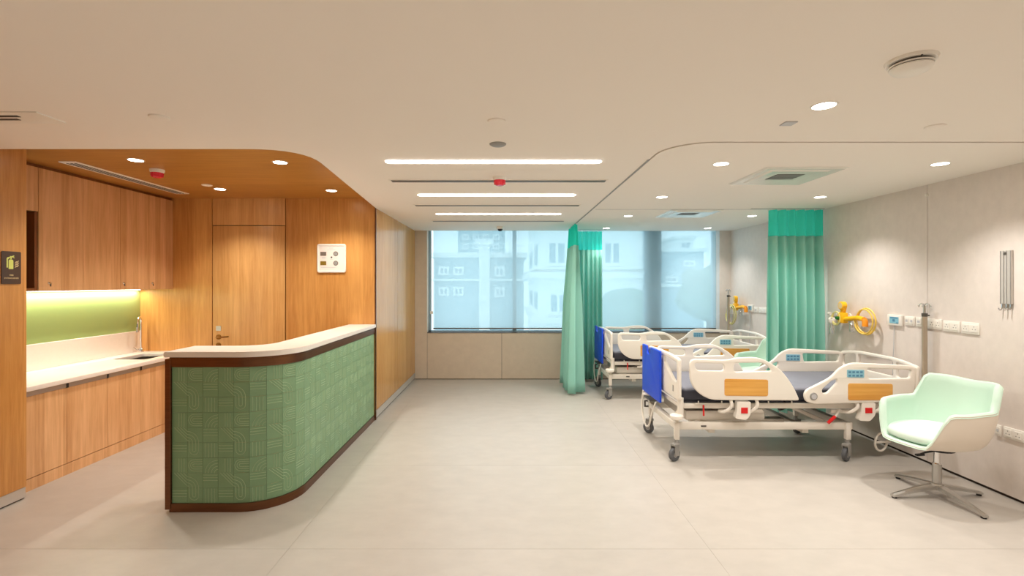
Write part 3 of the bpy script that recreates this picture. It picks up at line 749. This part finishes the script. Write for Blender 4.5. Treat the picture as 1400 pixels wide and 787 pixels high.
# ------------------------------------------------------------------ hospital beds
def cr(pts, n=6):
    """smooth curve through points"""
    P_ = [Vector(p) for p in pts]; P_ = [P_[0]*2-P_[1]]+P_+[P_[-1]*2-P_[-2]]; out = []
    for i in range(1, len(P_)-2):
        a, b, c, d = P_[i-1:i+3]
        for k in range(n):
            t = k/n
            out.append(.5*((2*b)+(c-a)*t+(2*a-5*b+4*c-d)*t*t+(3*b-a-3*c+d)*t**3))
    out.append(P_[-2]); return [tuple(v) for v in out]
def make_bed(label):
    bed = thing('hospital_bed', label, 'bed', (1.62, 5.0, 0), 0, 'electric hospital beds')
    yr = .49
    # --- undercarriage
    mb = MB()
    for s in (-1, 1):
        mb.box(-.02, 1.66, s*.40-.022, s*.40+.022, .29, .36, .006)
    for x in (0.0, 1.62): mb.box(x-.03, x+.03, -.40, .40, .295, .355, .005)
    mb.build('base_frame', M['bed_metal'], bed)
    mb = MB()
    for x in (.35, 1.25): mb.box(x-.03, x+.03, -.36, .36, .24, .30, .004)
    mb.box(.35, 1.25, -.05, .05, .225, .29, .004)
    mb.build('lower_brace', M['bed_metal'], bed)
    for s in (-1, 1):
        tag(MB().box(.22, .27, s*.4235-.002, s*.4235+.002, .318, .332).build('rating_plate', M['dgrey'], bed))
    # --- casters
    def caster(x, y, rz, first=[None]):
        if first[0] is None:
            c = MB().cyl((0, 0, .17), (0, 0, .30), .02, 12)
            c.lathe([(0, .175), (.03, .17), (.034, .15), (.0, .14)], (0, 0, 0), 'z', 14)
            c.box(-.01, .05, -.03, -.022, .05, .155, .003, 1); c.box(-.01, .05, .022, .03, .05, .155, .003, 1); c.box(-.01, .05, -.03, .03, .14, .165, .004, 1)
            c = c.build('caster', M['grey'], bed)
            MB().lathe([(.052, -.018), (.06, -.016), (.0625, -.008), (.0625, .008), (.06, .016), (.052, .018)], (.03, 0, .0625), 'y', 24).build('tyre', M['rubber'], c)
            MB().lathe([(0, -.021), (.02, -.021), (.03, -.017), (.052, -.017), (.052, .017), (.03, .017), (.02, .021), (0, .021)], (.03, 0, .0625), 'y', 20).build('wheel', M['alu'], c)
            first[0] = c
        else:
            c = first[0].copy(); COL.objects.link(c); c.parent = bed
            for ch in first[0].children: d = ch.copy(); COL.objects.link(d); d.parent = c
        c.location = (x, y, 0); c.rotation_euler = (0, 0, rz); return c
    for x, y, rz in ((-.01, -.42, PI+.5), (-.01, .40, PI-.9), (1.61, -.42, PI+.6), (1.61, .40, .4)): caster(x, y, rz)
    # --- legs above casters and corner columns
    mb = MB()
    for x in (-.01, 1.61):
        for y in (-.42, .40): mb.box(x-.022, x+.022, y-.022, y+.022, .20, .36, .004)
    mb.build('corner_post', M['bed_metal'], bed)
    # --- lifting arms
    for s in (-1, 1):
        for x0, x1 in ((.15, .50), (1.45, 1.10)):
            MB().tube([(x0, s*.30, .34), (x1, s*.30, .50)], .02, 8).build('lift_arm', M['bed_metal'], bed)
    MB().tube([(.45, -.06, .36), (1.05, -.06, .49)], .032, 12).tube([(.9, -.06, .455), (1.2, -.06, .51)], .016, 8).build('actuator', M['dgrey'], bed)
    MB().tube([(1.25, .10, .36), (1.65, .10, .50)], .03, 12).build('actuator', M['dgrey'], bed)
    MB().box(.10, .86, -.36, .30, .362, .455, .012).build('lift_cover', M['bed_metal'], bed)
    tag(MB().box(.95, 1.22, .12, .30, .37, .47, .01).build('control_box', M['grey'], bed))
    # --- upper frame
    mb = MB()
    for s in (-1, 1): mb.box(.03, 2.14, s*.42-.018, s*.42+.018, .495, .545, .005)
    for x in (.03, .5, 1.02, 1.6, 2.12): mb.box(x-.02, x+.02, -.42, .42, .50, .54, .004)
    mb.build('upper_frame', M['bed_metal'], bed)
    mb = MB()
    for k in range(9): mb.box(.18+k*.22, .19+k*.22, -.455, -.445, .535, .57, .002, 1)
    mb.tube([(.15, -.45, .545), (1.98, -.45, .545)], .006, 6)
    mb.build('accessory_rail', M['bed_metal'], bed)
    # --- mattress platform and mattress
    for x0, x1 in ((.05, .62), (.635, 1.0), (1.015, 1.36), (1.375, 2.13)):
        MB().box(x0, x1, -.43, .43, .547, .572, .006, 1).build('platform_section', M['navy'], bed)
    mb = MB().box(.046, 2.124, -.438, .438, .625, .692, .025, 3)
    mt = mb.build('mattress', M['mattress'], bed)
    MB().box(.036, 2.134, -.447, .447, .574, .674, .02, 3).build('mattress_base', M['navy'], mt)
    # --- foot rails and head rails
    def rail_map(s, x0): return lambda u, v, w: (x0+u, s*yr+w, v)
    foot = rpoly([(0, .975, .06), (.338, .962, .12), (.45, .987, .1), (.66, .992, .14), (.86, .87, .2), (.97, .71, .1), (1.025, .585, .03), (.16, .59, .2), (.0, .73, .22)], 7)
    fh1 = rpoly([(.04, .935, .03), (.318, .928, .03), (.318, .862, .03), (.06, .866, .04)], 5)
    fh2 = rpoly([(.41, .935, .03), (.69, .94, .05), (.775, .862, .04), (.41, .852, .03)], 5)
    head = rpoly([(.0, .64, .04), (.022, .685, .03), (.25, .80, .08), (.335, .895, .06), (.44, .94, .07), (.99, .912, .03), (1.04, .892, .02), (1.035, .70, .1), (.985, .575, .06), (.10, .55, .06), (.015, .575, .04)], 6)
    hh1 = rpoly([(.585, .885, .02), (1.0, .87, .02), (.985, .795, .02), (.60, .79, .02)], 5)
    hh2 = rpoly([(.17, .655, .02), (.215, .655, .03), (.31, .755, .02), (.305, .79, .03), (.255, .77, .03), (.165, .69, .02)], 4)
    for s in (-1, 1):
        r = plate(foot, [fh1, fh2], .034, .011, rail_map(s, .085), 'side_rail', M['bed'], bed)
        pl = rpoly([(.32, .79, .02), (.725, .782, .02), (.725, .628, .02), (.32, .632, .02)])
        plate(pl, [], .006, .0015, lambda u, v, w, s=s: (.085+u, s*(yr+.0175)+w, v), 'wood_inlay', M['wood_bed'], r)
        mb = MB()
        for u in (.39, .63):
            mb.tube(cr([(.085+u, s*(yr-.012), .60), (.085+u, s*(yr+.005), .53), (.085+u-.05, s*(yr-.02), .475), (.085+u-.09, s*.43, .47)]), .016, 8)
        mb.box(.085+.30, .085+.72, s*.42-.012, s*.42+.012, .455, .485, .004)
        mb.build('rail_bracket', M['bed_metal'], r)
        bx = MB().prism(rpoly([(.475, .575, .01), (.60, .575, .01), (.60, .46, .02), (.56, .405, .02), (.45, .42, .03), (.475, .48, .02)]), -.03, .022, lambda x, y, z, s=s: (x+.05, s*(yr-.005+z), y)).build('release_latch', M['bed'], bed)
        MB().box(.56, .622, s*(yr+.018)-.0045, s*(yr+.018)+.0045, .468, .522, .002, 1).build('red_button', M['red'], bx)
        r = plate(head, [hh1, hh2], .034, .011, rail_map(s, 1.15), 'side_rail', M['bed'], bed)
        pl = rpoly([(.405, .748, .02), (.82, .742, .02), (.82, .572+.02, .02), (.405, .59, .02)])
        plate(pl, [], .006, .0015, lambda u, v, w, s=s: (1.15+u, s*(yr+.0175)+w, v), 'wood_inlay', M['wood_bed'], r)
        for sd in (1, -1):
            pl = rpoly([(.395, .875, .01), (.555, .872, .01), (.555, .80, .01), (.395, .803, .01)])
            yk = s*yr+sd*.0178
            kp = plate(pl, [], .004, .001, lambda u, v, w, yk=yk: (1.15+u, yk+w, v), 'keypad', M['panel_blue'], r)
        mb = MB(); yk = s*yr
        for i in range(4):
            for j in range(2):
                for sd in (1, -1):
                    cx = 1.15+.42+i*.036; cz = .82+j*.032
                    mb.box(cx-.012, cx+.012, yk+sd*.0195-.0015, yk+sd*.0195+.0015, cz-.009, cz+.009, .001, 1)
        mb.build('keypad_buttons', M['panel_mid'], r)
        kn = MB().lathe([(0, -.006), (.03, -.006), (.036, 0), (.036, .006)] if s < 0 else [(0, .006), (.03, .006), (.036, 0), (.036, -.006)], (1.235, s*(yr+.019), .625), 'y', 20).build('angle_dial', M['grey'], r)
        MB().lathe([(.018, -.008), (.024, -.008), (.024, -.003), (.018, -.003)] if s < 0 else [(.018, .008), (.024, .008), (.024, .003), (.018, .003)], (1.235, s*(yr+.019), .625), 'y', 16).build('dial_ring', M['print_soft'], kn)
        mb = MB()
        for u in (.50, .72):
            mb.tube(cr([(1.15+u, s*(yr-.012), .58), (1.15+u, s*(yr+.005), .52), (1.15+u-.05, s*(yr-.02), .47), (1.15+u-.09, s*.43, .465)]), .016, 8)
        mb.box(1.15+.3, 1.15+.8, s*.42-.012, s*.42+.012, .45, .48, .004)
        mb.build('rail_bracket', M['bed_metal'], r)
        bx = MB().prism(rpoly([(1.71, .565, .01), (1.83, .565, .01), (1.83, .45, .02), (1.78, .395, .02), (1.67, .40, .03), (1.70, .47, .02)]), -.03, .022, lambda x, y, z, s=s: (x-.02, s*(yr-.005+z), y)).build('release_latch', M['bed'], bed)
        MB().box(1.715, 1.78, s*(yr+.018)-.0045, s*(yr+.018)+.0045, .47, .52, .002, 1).build('red_button', M['red'], bx)
        # red resuscitation lever on a white arm
        a_ = MB().tube([(1.52, s*.45, .49), (1.47, s*.455, .425)], .011, 8).build('release_arm', M['bed_metal'], bed)
        MB().tube([(1.47, s*.455, .425), (1.40, s*.46, .365)], .015, 8).build('red_grip', M['red'], a_)
        MB().tube([(.235, s*.445, .53), (.235, s*.45, .43)], .008, 6).build('red_strap', M['red'], bed)
    # --- footboard: tall plate with a cut-out handle each side
    fb = rpoly([(-.48, .575, .03), (.48, .575, .03), (.48, .972, .035), (.20, .988, .2), (-.20, .988, .2), (-.48, .972, .035)], 6)
    h1 = rpoly([(-.44, .93, .025), (-.03, .945, .03), (-.06, .885, .04), (-.345, .745, .03), (-.44, .745, .025)], 5)
    h2 = [(-a, b) for a, b in h1][::-1]
    fbo = plate(fb, [h1, h2], .036, .012, lambda u, v, w: (w, u, v), 'footboard', M['bed'], bed)
    MB().box(-.022, -.017, -.36, -.34, .64, .70, .001, 1).build('vent_mark', M['grey'], fbo)
    for s in (-1, 1):
        MB().cyl((.02, s*.44, .43), (.02, s*.44, .60), .028, 14).build('rail_post', M['bed_metal'], bed)
        MB().lathe([(0, .0), (.05, .0), (.062, .01), (.062, .035), (.05, .045), (0, .045)], (-.02, s*.45, .40), 'z', 18).build('bumper_wheel', M['bed'], bed)
        MB().lathe([(0, .0), (.05, .0), (.062, .01), (.062, .035), (.05, .045), (0, .045)], (2.16, s*.45, .46), 'z', 18).build('bumper_wheel', M['bed'], bed)
        MB().tube([(.0, s*.40, .36), (-.0, s*.40, .44), (.03, s*.42, .52)], .018, 8).build('foot_strut', M['bed_metal'], bed)
    # --- blue board hung on the footboard
    bo = plate(rpoly([(-.07, .455, .015), (.56, .455, .015), (.56, .985, .015), (.40, .985, .01), (.38, .90, .03), (.27, .90, .03), (.25, .985, .01), (-.07, .985, .015)]), [], .022, .005,
               lambda u, v, w: (-.05+w, u, v), 'overlay_board', M['blue'], bed)
    for y in (.0, .5): MB().box(-.042, .0, y-.02, y+.02, .90, .93, .003, 1).build('board_clip', M['bed_metal'], bo)
    MB().tube([(-.04, .42, .36), (-.07, .42, .36), (-.07, .42, .30), (-.03, .42, .30)], .012, 8).box(-.08, .02, .20, .44, .405, .425, .004, 1).build('pump_bracket', M['dgrey'], bed)
    MB().tube(cr([(-.06, .52, .46), (-.075, .52, .32), (-.08, .46, .18), (-.075, .36, .10), (-.07, .26, .14), (-.07, .18, .26), (-.04, .12, .42)], 7), .010, 8).build('cable', M['bed'], bed)
    # --- headboard: arched tube frame with two dividers
    hb = rpoly([(-.50, .55, .03), (.50, .55, .03), (.52, .905, .03), (.28, .948, .12), (-.28, .948, .12), (-.52, .905, .03)], 7)
    g1 = rpoly([(-.485, .76, .03), (-.275, .76, .03), (-.275, .908, .03), (-.485, .872, .03)], 5)
    g2 = rpoly([(-.235, .76, .03), (.235, .76, .03), (.235, .912, .03), (-.235, .912, .03)], 5)
    g3 = [(-a, b) for a, b in g1][::-1]
    plate(hb, [g1, g2, g3], .036, .012, lambda u, v, w: (2.205+w, u, v), 'headboard', M['bed'], bed)
    MB().tube(cr([(2.17, -.30, .52), (2.2, -.32, .35), (2.12, -.36, .30), (2.02, -.36, .34)], 6), .006, 6).build('cable', M['bed'], bed)
    mb = MB(); mb.tube([(2.0+.085*math.cos(a), -.33+.035*math.cos(a), .145+.085*math.sin(a)) for a in [2*PI*k/28 for k in range(28)]], .010, 8, closed=True)
    mb.tube([(1.93, -.36, .15), (2.11, -.30, .135)], .011, 8); mb.tube([(2.0, -.33, .23), (2.0, -.40, .50)], .007, 6)
    mb.build('coiled_cable', M['bed'], bed)
    return bed
bed = make_bed('white hospital bed nearest the camera with blue foot board')
bed2 = dup(bed, (1.51, 7.43, 0), 0, 'white hospital bed farther back, between window and near bed')

def iv_pole(x, y, z0, z1, label):
    t = thing('iv_pole', label, 'pole', (x, y, z0), .5, 'bed drip poles')
    h = z1-z0
    MB().cyl((0, 0, 0), (0, 0, h*.91), .021, 14).build('outer_tube', M['pole'], t)
    MB().cyl((0, 0, h*.91), (0, 0, h), .010, 10).build('inner_tube', M['steel'], t)
    MB().lathe([(0, 0), (.022, 0), (.024, .03), (.0, .035)], (0, 0, h*.90), 'z', 12).tube([(0, 0, h*.91), (.04, -.02, h*.91)], .007, 6).build('clamp', M['dgrey'], t)
    for k in range(4):
        a = k*PI/2; c, s_ = math.cos(a), math.sin(a)
        MB().tube(cr([(0, 0, h-.01), (.02*c, .02*s_, h+.02), (.035*c, .035*s_, h+.01), (.042*c, .042*s_, h-.012), (.048*c, .048*s_, h+.002)], 4), .004, 6).build('hook', M['chrome'], t)
iv_pole(3.868, 4.47, .47, 1.47, 'steel drip pole at head of the near bed')
iv_pole(3.66, 7.98, .5, 1.56, 'dark steel drip pole at head of the far bed')

# ------------------------------------------------------------------ mint swivel chairs
def make_chair(label):
    ch = thing('swivel_chair', label, 'chair', (3.385, 3.80, 0), PI+.17, 'mint swivel tub chairs')
    n = 64
    def hfun(a):
        # a = 0 faces the front
        d = abs((a+PI) % (2*PI)-PI)
        sm = lambda t: max(0, min(1, t))**2*(3-2*max(0, min(1, t)))
        z = .445
        z += (.715-.445)*sm((d-.45)/.50)
        z += .012*sm((d-1.1)/.6)
        z += (.91-.727)*sm((d-1.93)/.30)
        z -= .012*sm((d-2.5)/.6)
        return z
    def plan(a, k=0.0):
        e = 2.6; c, s_ = math.cos(a), math.sin(a)
        rx, ry = (.335 if c > 0 else .31)-k, .325-k
        r = (abs(c/rx)**e+abs(s_/ry)**e)**(-1/e)
        return r*c, r*s_
    def P3(a, t, off):
        """t 0..1 from the bottom centre to the rim"""
        zt = hfun(a); zb = .395+off
        x, y = plan(a, off)
        if t < .5:
            q = t/.5; f = .60*q; z = zb+.022*q**2.5
        else:
            q = (t-.5)/.5; f = .60+.40*math.sin(min(1, q*1.1)*PI/2)**.85; z = zb+.022+(zt-zb-.022)*q**1.5
        lean = -.05*max(0, (z-.60)/.3) if math.cos(a) < 0 else 0
        return Vector((x*f+lean*abs(math.cos(a)), y*f, z))
    T = [0.03, .2, .35, .45, .5, .58, .68, .78, .88, .96, 1.0]
    mb = MB(); V = mb.grid(n, len(T), lambda i, j: P3(2*PI*i/n, T[j], 0), True)
    mb.bm.faces.new([V[i][0] for i in range(n)])
    mb.build('outer_shell', M['cream_shell'], ch, 60)
    mb = MB(); TH = .042
    T2 = T[::-1]
    def inner(i, j):
        a = 2*PI*i/n
        if j < 4:   # rolled rim from outer edge to inner edge
            o, q = P3(a, 1, -.004), P3(a, 1, TH); w = j/3
            p = o.lerp(q, w); p.z = hfun(a)+.012*math.sin(w*PI)+(-.012 if j == 0 else 0); return p
        return P3(a, T2[j-3], TH)
    V = mb.grid(n, 4+len(T2)-1, inner, True)
    mb.bm.faces.new([V[i][-1] for i in range(n)][::-1])
    mb.build('upholstery', M['mint'], ch, 60)
    mb = MB()
    prof = [(.0, .468), (.88, .468), (.95, .48), (.97, .50), (.955, .522), (.90, .538), (.65, .552), (.0, .556)]
    def cus(i, j):
        a = 2*PI*i/48; x, y = plan(a, .055); f, z = prof[j]; f = max(f, .02)
        if math.cos(a) > 0: x *= 1.12
        return Vector((x*f+.01, y*f, z-.012*max(0, math.cos(a))*f))
    V = mb.grid(48, len(prof), cus, True)
    mb.bm.faces.new([V[i][0] for i in range(48)]); mb.bm.faces.new([V[i][-1] for i in range(48)])
    mb.build('seat_cushion', M['mint_seat'], ch, 60)
    mb = MB().lathe([(0, .395), (.11, .395), (.11, .375), (.04, .365), (.0, .365)], (0, 0, 0), 'z', 20); mb.build('mount_plate', M['black'], ch)
    MB().tube([(.0, .03, .378), (.17, .05, .374), (.22, .055, .366)], .007, 6).box(.19, .26, .04, .068, .354, .368, .004, 1).build('height_lever', M['black'], ch)
    MB().lathe([(0, .10), (.03, .10), (.03, .26), (.031, .262), (.0, .262)], (0, 0, 0), 'z', 18).build('column', M['steel'], ch)
    MB().cyl((0, 0, .26), (0, 0, .37), .021, 16).lathe([(.024, .255), (.026, .26), (.024, .268), (.02, .268)], (0, 0, 0), 'z', 16).build('gas_lift', M['chrome'], ch)
    MB().lathe([(0, .06), (.04, .06), (.045, .08), (.04, .11), (0, .112)], (0, 0, 0), 'z', 18).build('hub', M['steel'], ch)
    for k in range(4):
        a = k*PI/2-.11; c, s_ = math.cos(a), math.sin(a)
        mb = MB()
        def leg(i, j):
            t = i/8; r = .03+.34*t; w = .030-.012*t; z = .095-.07*t**1.3; h = .03-.016*t
            q = [(-w, z-h), (w, z-h), (w, z), (0, z+.006), (-w, z)][j % 5]
            return Vector((r*c-q[0]*s_, r*s_+q[0]*c, q[1]))
        V = mb.grid(9, 6, lambda i, j: leg(i, j))
        mb.bm.faces.new(V[0][:5]); mb.bm.faces.new(V[8][:5][::-1])
        bmesh.ops.remove_doubles(mb.bm, verts=mb.bm.verts[:], dist=1e-5)
        l_ = mb.build('leg', M['steel'], ch, 30)
        MB().lathe([(0, 0), (.017, 0), (.017, .012), (0, .014)], (.352*c, .352*s_, 0), 'z', 12).build('foot', M['black'], l_)
    return ch
chair = make_chair('mint tub swivel chair on steel star base by right wall')
dup(chair, (3.40, 6.40, 0), PI+.2, 'mint tub swivel chair half hidden between the two beds')

# ------------------------------------------------------------------ curtains
def curtain(label, path, z_top, z_bot, amp, folds, flare, n=160, rows=16, head=.32, grow=.35):
    """path: list of plan points; folds pleat along the normal"""
    t = thing('privacy_curtain', label, 'curtain', (path[0][0], path[0][1], 0))
    pp = [Vector(p) for p in path]; cum_ = [0]
    for a, b in zip(pp, pp[1:]): cum_.append(cum_[-1]+(b-a).length)
    L = cum_[-1]; base = pp[0]
    ctr = sum(pp, Vector((0, 0)))/len(pp)
    def at(s):
        for i in range(len(pp)-1):
            if s <= cum_[i+1]+1e-9:
                d = (pp[i+1]-pp[i]).normalized(); return pp[i].lerp(pp[i+1], (s-cum_[i])/(cum_[i+1]-cum_[i])), Vector((-d.y, d.x))
        return pp[-1], Vector((-d.y, d.x))
    ph = [random.uniform(-.5, .5) for _ in range(folds+3)]
    def pt(u, z):
        p, nn = at(u*L)
        q = (z_top-z)/(z_top-z_bot)
        k = u*folds; i = int(k); f = k-i
        w = math.sin(2*PI*(k+.12*ph[i]*math.sin(PI*f)))*(1+.35*ph[i])+.16*math.sin(2*PI*1.7*k+1)
        a = amp*(.45+.55*min(1, q*2.2))*(1+grow*q)
        p2 = p+nn*w*a
        p2 = ctr+(p2-ctr)*(1+flare*q)
        return Vector((p2.x-base.x, p2.y-base.y, z))
    for nm, za, zb, nr, m_ in (('mesh_header', z_top, z_top-head, 5, M['mesh']), ('curtain_body', z_top-head, z_bot, rows, M['curtain'])):
        mb = MB(); mb.grid(n, nr, lambda i, j: pt(i/(n-1), za+(zb-za)*j/(nr-1)))
        o = mb.build(nm, m_, t, 80)
        if nm == 'curtain_body':
            md = o.modifiers.new('cloth_thickness', 'SOLIDIFY'); md.thickness = .003
    for k in range(folds+1):
        p = pt(k/folds, z_top)
        MB().tube([(p.x, p.y, z_top-.012), (p.x, p.y, H-.006)], .003, 5).build('hook', M['white_plastic'], t)
    return t
curtain('left green curtain gathered along the ceiling seam, leading edge toward camera', [(1.05, 7.28), (1.06, 8.10)], H-.022, .03, .075, 5, .17, grow=.8)
curtain('left green curtain hanging across the window behind its neighbour', [(1.17, 8.27), (1.63, 8.27)], H-.03, .04, .034, 6, .05)
curtain('right green curtain on the wall between the two beds', [(3.215, 5.93), (3.885, 5.93)], H-.02, .10, .052, 6, .02)
struct(MB().box(1.052, 1.068, 3.6, 8.22, H-.004, H+.01).box(1.06, 1.70, 8.26, 8.28, H-.008, H).build('trim_4', M['grey']))
struct(MB().box(3.0, 3.9, 5.922, 5.938, H-.008, H-.003).build('trim_5', M['grey']))

# ------------------------------------------------------------------ right wall fittings (u runs along the wall toward the window)
def wallthing(name, label, cat, y, z, group=None): return thing(name, label, cat, (XR, y, z), 0, group)
def switch(y, z, w, h, gangs, label, group='white wall plates above the beds', knob='rocker'):
    t = wallthing('wall_plate', label, 'socket', y, z, group)
    MB().box(-.012, .0, -w/2, w/2, -h/2, h/2, .004, 2).build('plate', M['white_plastic'], t)
    for k in range(gangs):
        c = -w/2+w*(k+.5)/gangs
        r = MB().box(-.016, -.011, c-w/gangs*.36, c+w/gangs*.36, -h*.32, h*.32, .002, 1).build('module', M['white_plastic'], t)
        if knob == 'socket':
            for dy, dz in ((-.012, -.008), (.012, -.008), (0, .014)): MB().lathe([(0, -.0005), (.004, -.0005), (.004, .001)], (-.0165, c+dy, dz), 'x', 8).build('pin_hole', M['grey'], r)
        else: MB().box(-.018, -.0155, c-w/gangs*.2, c+w/gangs*.2, -.01, .012, .001, 1).build('rocker', M['print_soft'], r)
def ypx(px): return XR*FPX/(px-693)
def zpx(py, y): return CAM_H-(py-387.5)*y/FPX
def plate_px(x0, x1, yc, gangs, label, knob, h=.088):
    y1, y0 = ypx(x0), ypx(x1); y = (y0+y1)/2
    switch(y, zpx(yc, y), y1-y0-.008, h, gangs, label, knob=knob)
plate_px(1238, 1252, 438.5, 2, 'small white wall plate just right of the blue-screen controller', 'rocker')
plate_px(1253, 1263, 439.5, 1, 'narrow white wall plate behind the near drip pole', 'rocker')
plate_px(1263.5, 1289, 442.5, 3, 'wide white socket plate right of the near drip pole', 'socket', .094)
plate_px(1290.5, 1314, 446, 2, 'white socket plate second from right end of its row', 'socket', .094)
plate_px(1315.5, 1341, 448.5, 2, 'white socket plate at right end of its row', 'socket', .098)
plate_px(1362, 1371, 588, 1, 'narrow white wall plate low behind mint chair', 'rocker')
plate_px(1373, 1402, 593.5, 2, 'double white socket low on wall at right picture edge', 'socket')
plate_px(1031.5, 1037, 423.5, 1, 'small white wall plate beside far bed controller', 'rocker')
plate_px(1038, 1049, 424, 2, 'white socket plate against right green curtain', 'socket')
def controller(x0, x1, yc, label, cable):
    y1, y0 = ypx(x0), ypx(x1); y = (y0+y1)/2; w = (y1-y0)/2-.004
    t = wallthing('bed_controller', label, 'controller', y, zpx(yc, y), 'nurse call units')
    MB().box(-.022, 0, -w, w, -.055, .055, .006, 2).build('case', M['white_plastic'], t)
    s = MB().box(-.024, -.02, -w*.62, w*.62, -.032, .034, .001, 1).build('screen', M['panel_blue'], t)
    MB().box(-.0255, -.0235, -w*.5, w*.5, .018, .03).box(-.0255, -.0235, -.012, .016, -.014, .010).box(-.0255, -.0235, -w*.55, -w*.3, -.028, -.02).build('screen_icons', M['panel_mid'], s)
    MB().tube(cr([(-.012, .01, -.055), (-.015, .012, -.25), (-.02, .02, -.5), (-.03, .0, -.62)], 6), .0035, 6).build('cord', M['print_soft'], t)
    MB().box(-.05, -.015, -.02, .02, -.70, -.60, .006, 1).build('handset', M['dgrey'] if cable else M['grey'], t)
controller(1215, 1236, 437.5, 'white nurse call unit with blue screen above near bed', 0)
controller(1023.5, 1031, 421, 'white nurse call unit with dark screen above far bed', 1)
# steel rail bracket high on the wall
t = wallthing('equipment_rail', 'vertical aluminium rail with hooks high on right wall', 'rail', 3.775, 1.72)
MB().box(-.022, 0, -.042, .042, -.205, .215, .003, 1).build('back_plate', M['skirting'], t)
for y in (-.038, -.010, .012, .038): MB().box(-.026, -.01, y-.0025, y+.0025, -.205, .213, .002, 1).build('channel', M['alu'], t)
MB().box(-.027, -.012, -.012, .012, .18, .20).build('stop', M['dgrey'], t)
for y in (-.03, .0, .035): MB().tube(cr([(-.012, y, -.19), (-.014, y, -.24), (-.03, y, -.255), (-.04, y, -.235)], 4), .004, 6).build('hook', M['chrome'], t)

# medical gas fittings
def flowmeter(y, z, label):
    t = wallthing('gas_flowmeter', label, 'flowmeter', y, z, 'oxygen flowmeters')
    MB().box(-.015, 0, -.05, .05, -.05, .05, .006).build('outlet', M['white_plastic'], t)
    MB().cyl((-.015, 0, .0), (-.09, 0, 0), .022, 12).build('probe', M['chrome'], t)
    MB().lathe([(0, .02), (.018, .02), (.02, .0), (.018, -.02), (0, -.02)], (-.09, .05, .03), 'y', 14).build('knob', M['white_plastic'], t)
    MB().lathe([(0, -.045), (.04, -.045), (.045, -.035), (.045, 0), (.03, .02), (0, .02)], (-.09, 0, -.03), 'z', 16).build('jar_lid', M['white_plastic'], t)
    MB().lathe([(0, -.13), (.03, -.13), (.034, -.12), (.034, 0)], (-.09, 0, -.075), 'z', 16).build('humidifier_jar', M['clear'], t)
    MB().cyl((-.09, 0, -.10), (-.09, 0, -.19), .008, 8).build('stem', M['white_plastic'], t)
def regulator(y, z, label, m2):
    t = wallthing('suction_regulator', label, 'regulator', y, z, 'yellow suction regulators')
    MB().cyl((0, 0, .0), (-.05, 0, 0), .035, 16).build('outlet', M['white_plastic'], t)
    MB().box(-.11, -.05, -.05, .05, -.075, .045, .012).tube([(-.08, 0, .04), (-.08, -.02, .10)], .028, 12).tube([(-.08, -.03, -.03), (-.08, -.10, -.02), (-.08, -.24, .0), (-.08, -.33, -.01)], .026, 12).build('body', M['yellow'], t)
    gg = MB().lathe([(0, -.03), (.04, -.03), (.046, -.024), (.046, .02), (0, .02)], (-.09, -.015, .125), 'x', 20).build('gauge', M['yellow'], t)
    MB().lathe([(0, -.001), (.034, -.001), (.034, .002)], (-.1205, -.015, .125), 'x', 16).build('gauge_face', M['sign_cream'], gg)
    MB().lathe([(0, -.025), (.018, -.025), (.02, 0), (.02, .01)], (-.115, .025, -.02), 'x', 12).build('knob', M['green'], t)
    MB().tube([(-.08, -.33, -.01), (-.08, -.345, -.03), (-.08, -.345, -.085)], .028, 12).build('elbow', M['orange'], t)
    MB().lathe([(0, -.10), (.035, -.10), (.04, -.09), (.04, 0), (.03, .015), (0, .015)], (-.08, -.17, -.06), 'z', 16).build('trap_jar', M['clear'], t)
    return t
def hose(y, z, r, label, m_, xoff=-.05, turns=3):
    t = wallthing('coiled_hose', label, 'hose', y, z, 'yellow suction hoses')
    pts = [(xoff-.010*math.sin(a*.5)-.012*(a/(2*PI)), (r+.008*math.sin(a*.37))*math.cos(a), (r+.008*math.sin(a*.37))*math.sin(a)) for a in [2*PI*k/28 for k in range(28*turns+1)]]
    MB().tube(pts, .0085, 7).build('hose', m_, t)
    MB().cyl((0, r*.7, .0), (xoff-.04, r*.7, .0), .006, 6).build('peg', M['white_plastic'], t)
flowmeter(5.68, 1.29, 'white oxygen flowmeter next to the right green curtain')
regulator(5.52, 1.30, 'yellow suction regulator with green knob on right wall', None)
hose(5.185, 1.27, .135, 'coil of yellow hose at right end of yellow regulator', M['hose'])
hose(5.60, 1.275, .07, 'small pale yellow hose loop beside the white flowmeter', M['hose_pale'], -.09, 2)
flowmeter(8.30, 1.30, 'white oxygen flowmeter in far corner by window')
regulator(8.10, 1.30, 'yellow suction regulator in far corner behind drip pole', None)
hose(8.12, 1.16, .16, 'coil of pale yellow hose in far corner above far bed', M['hose_pale'], -.13)
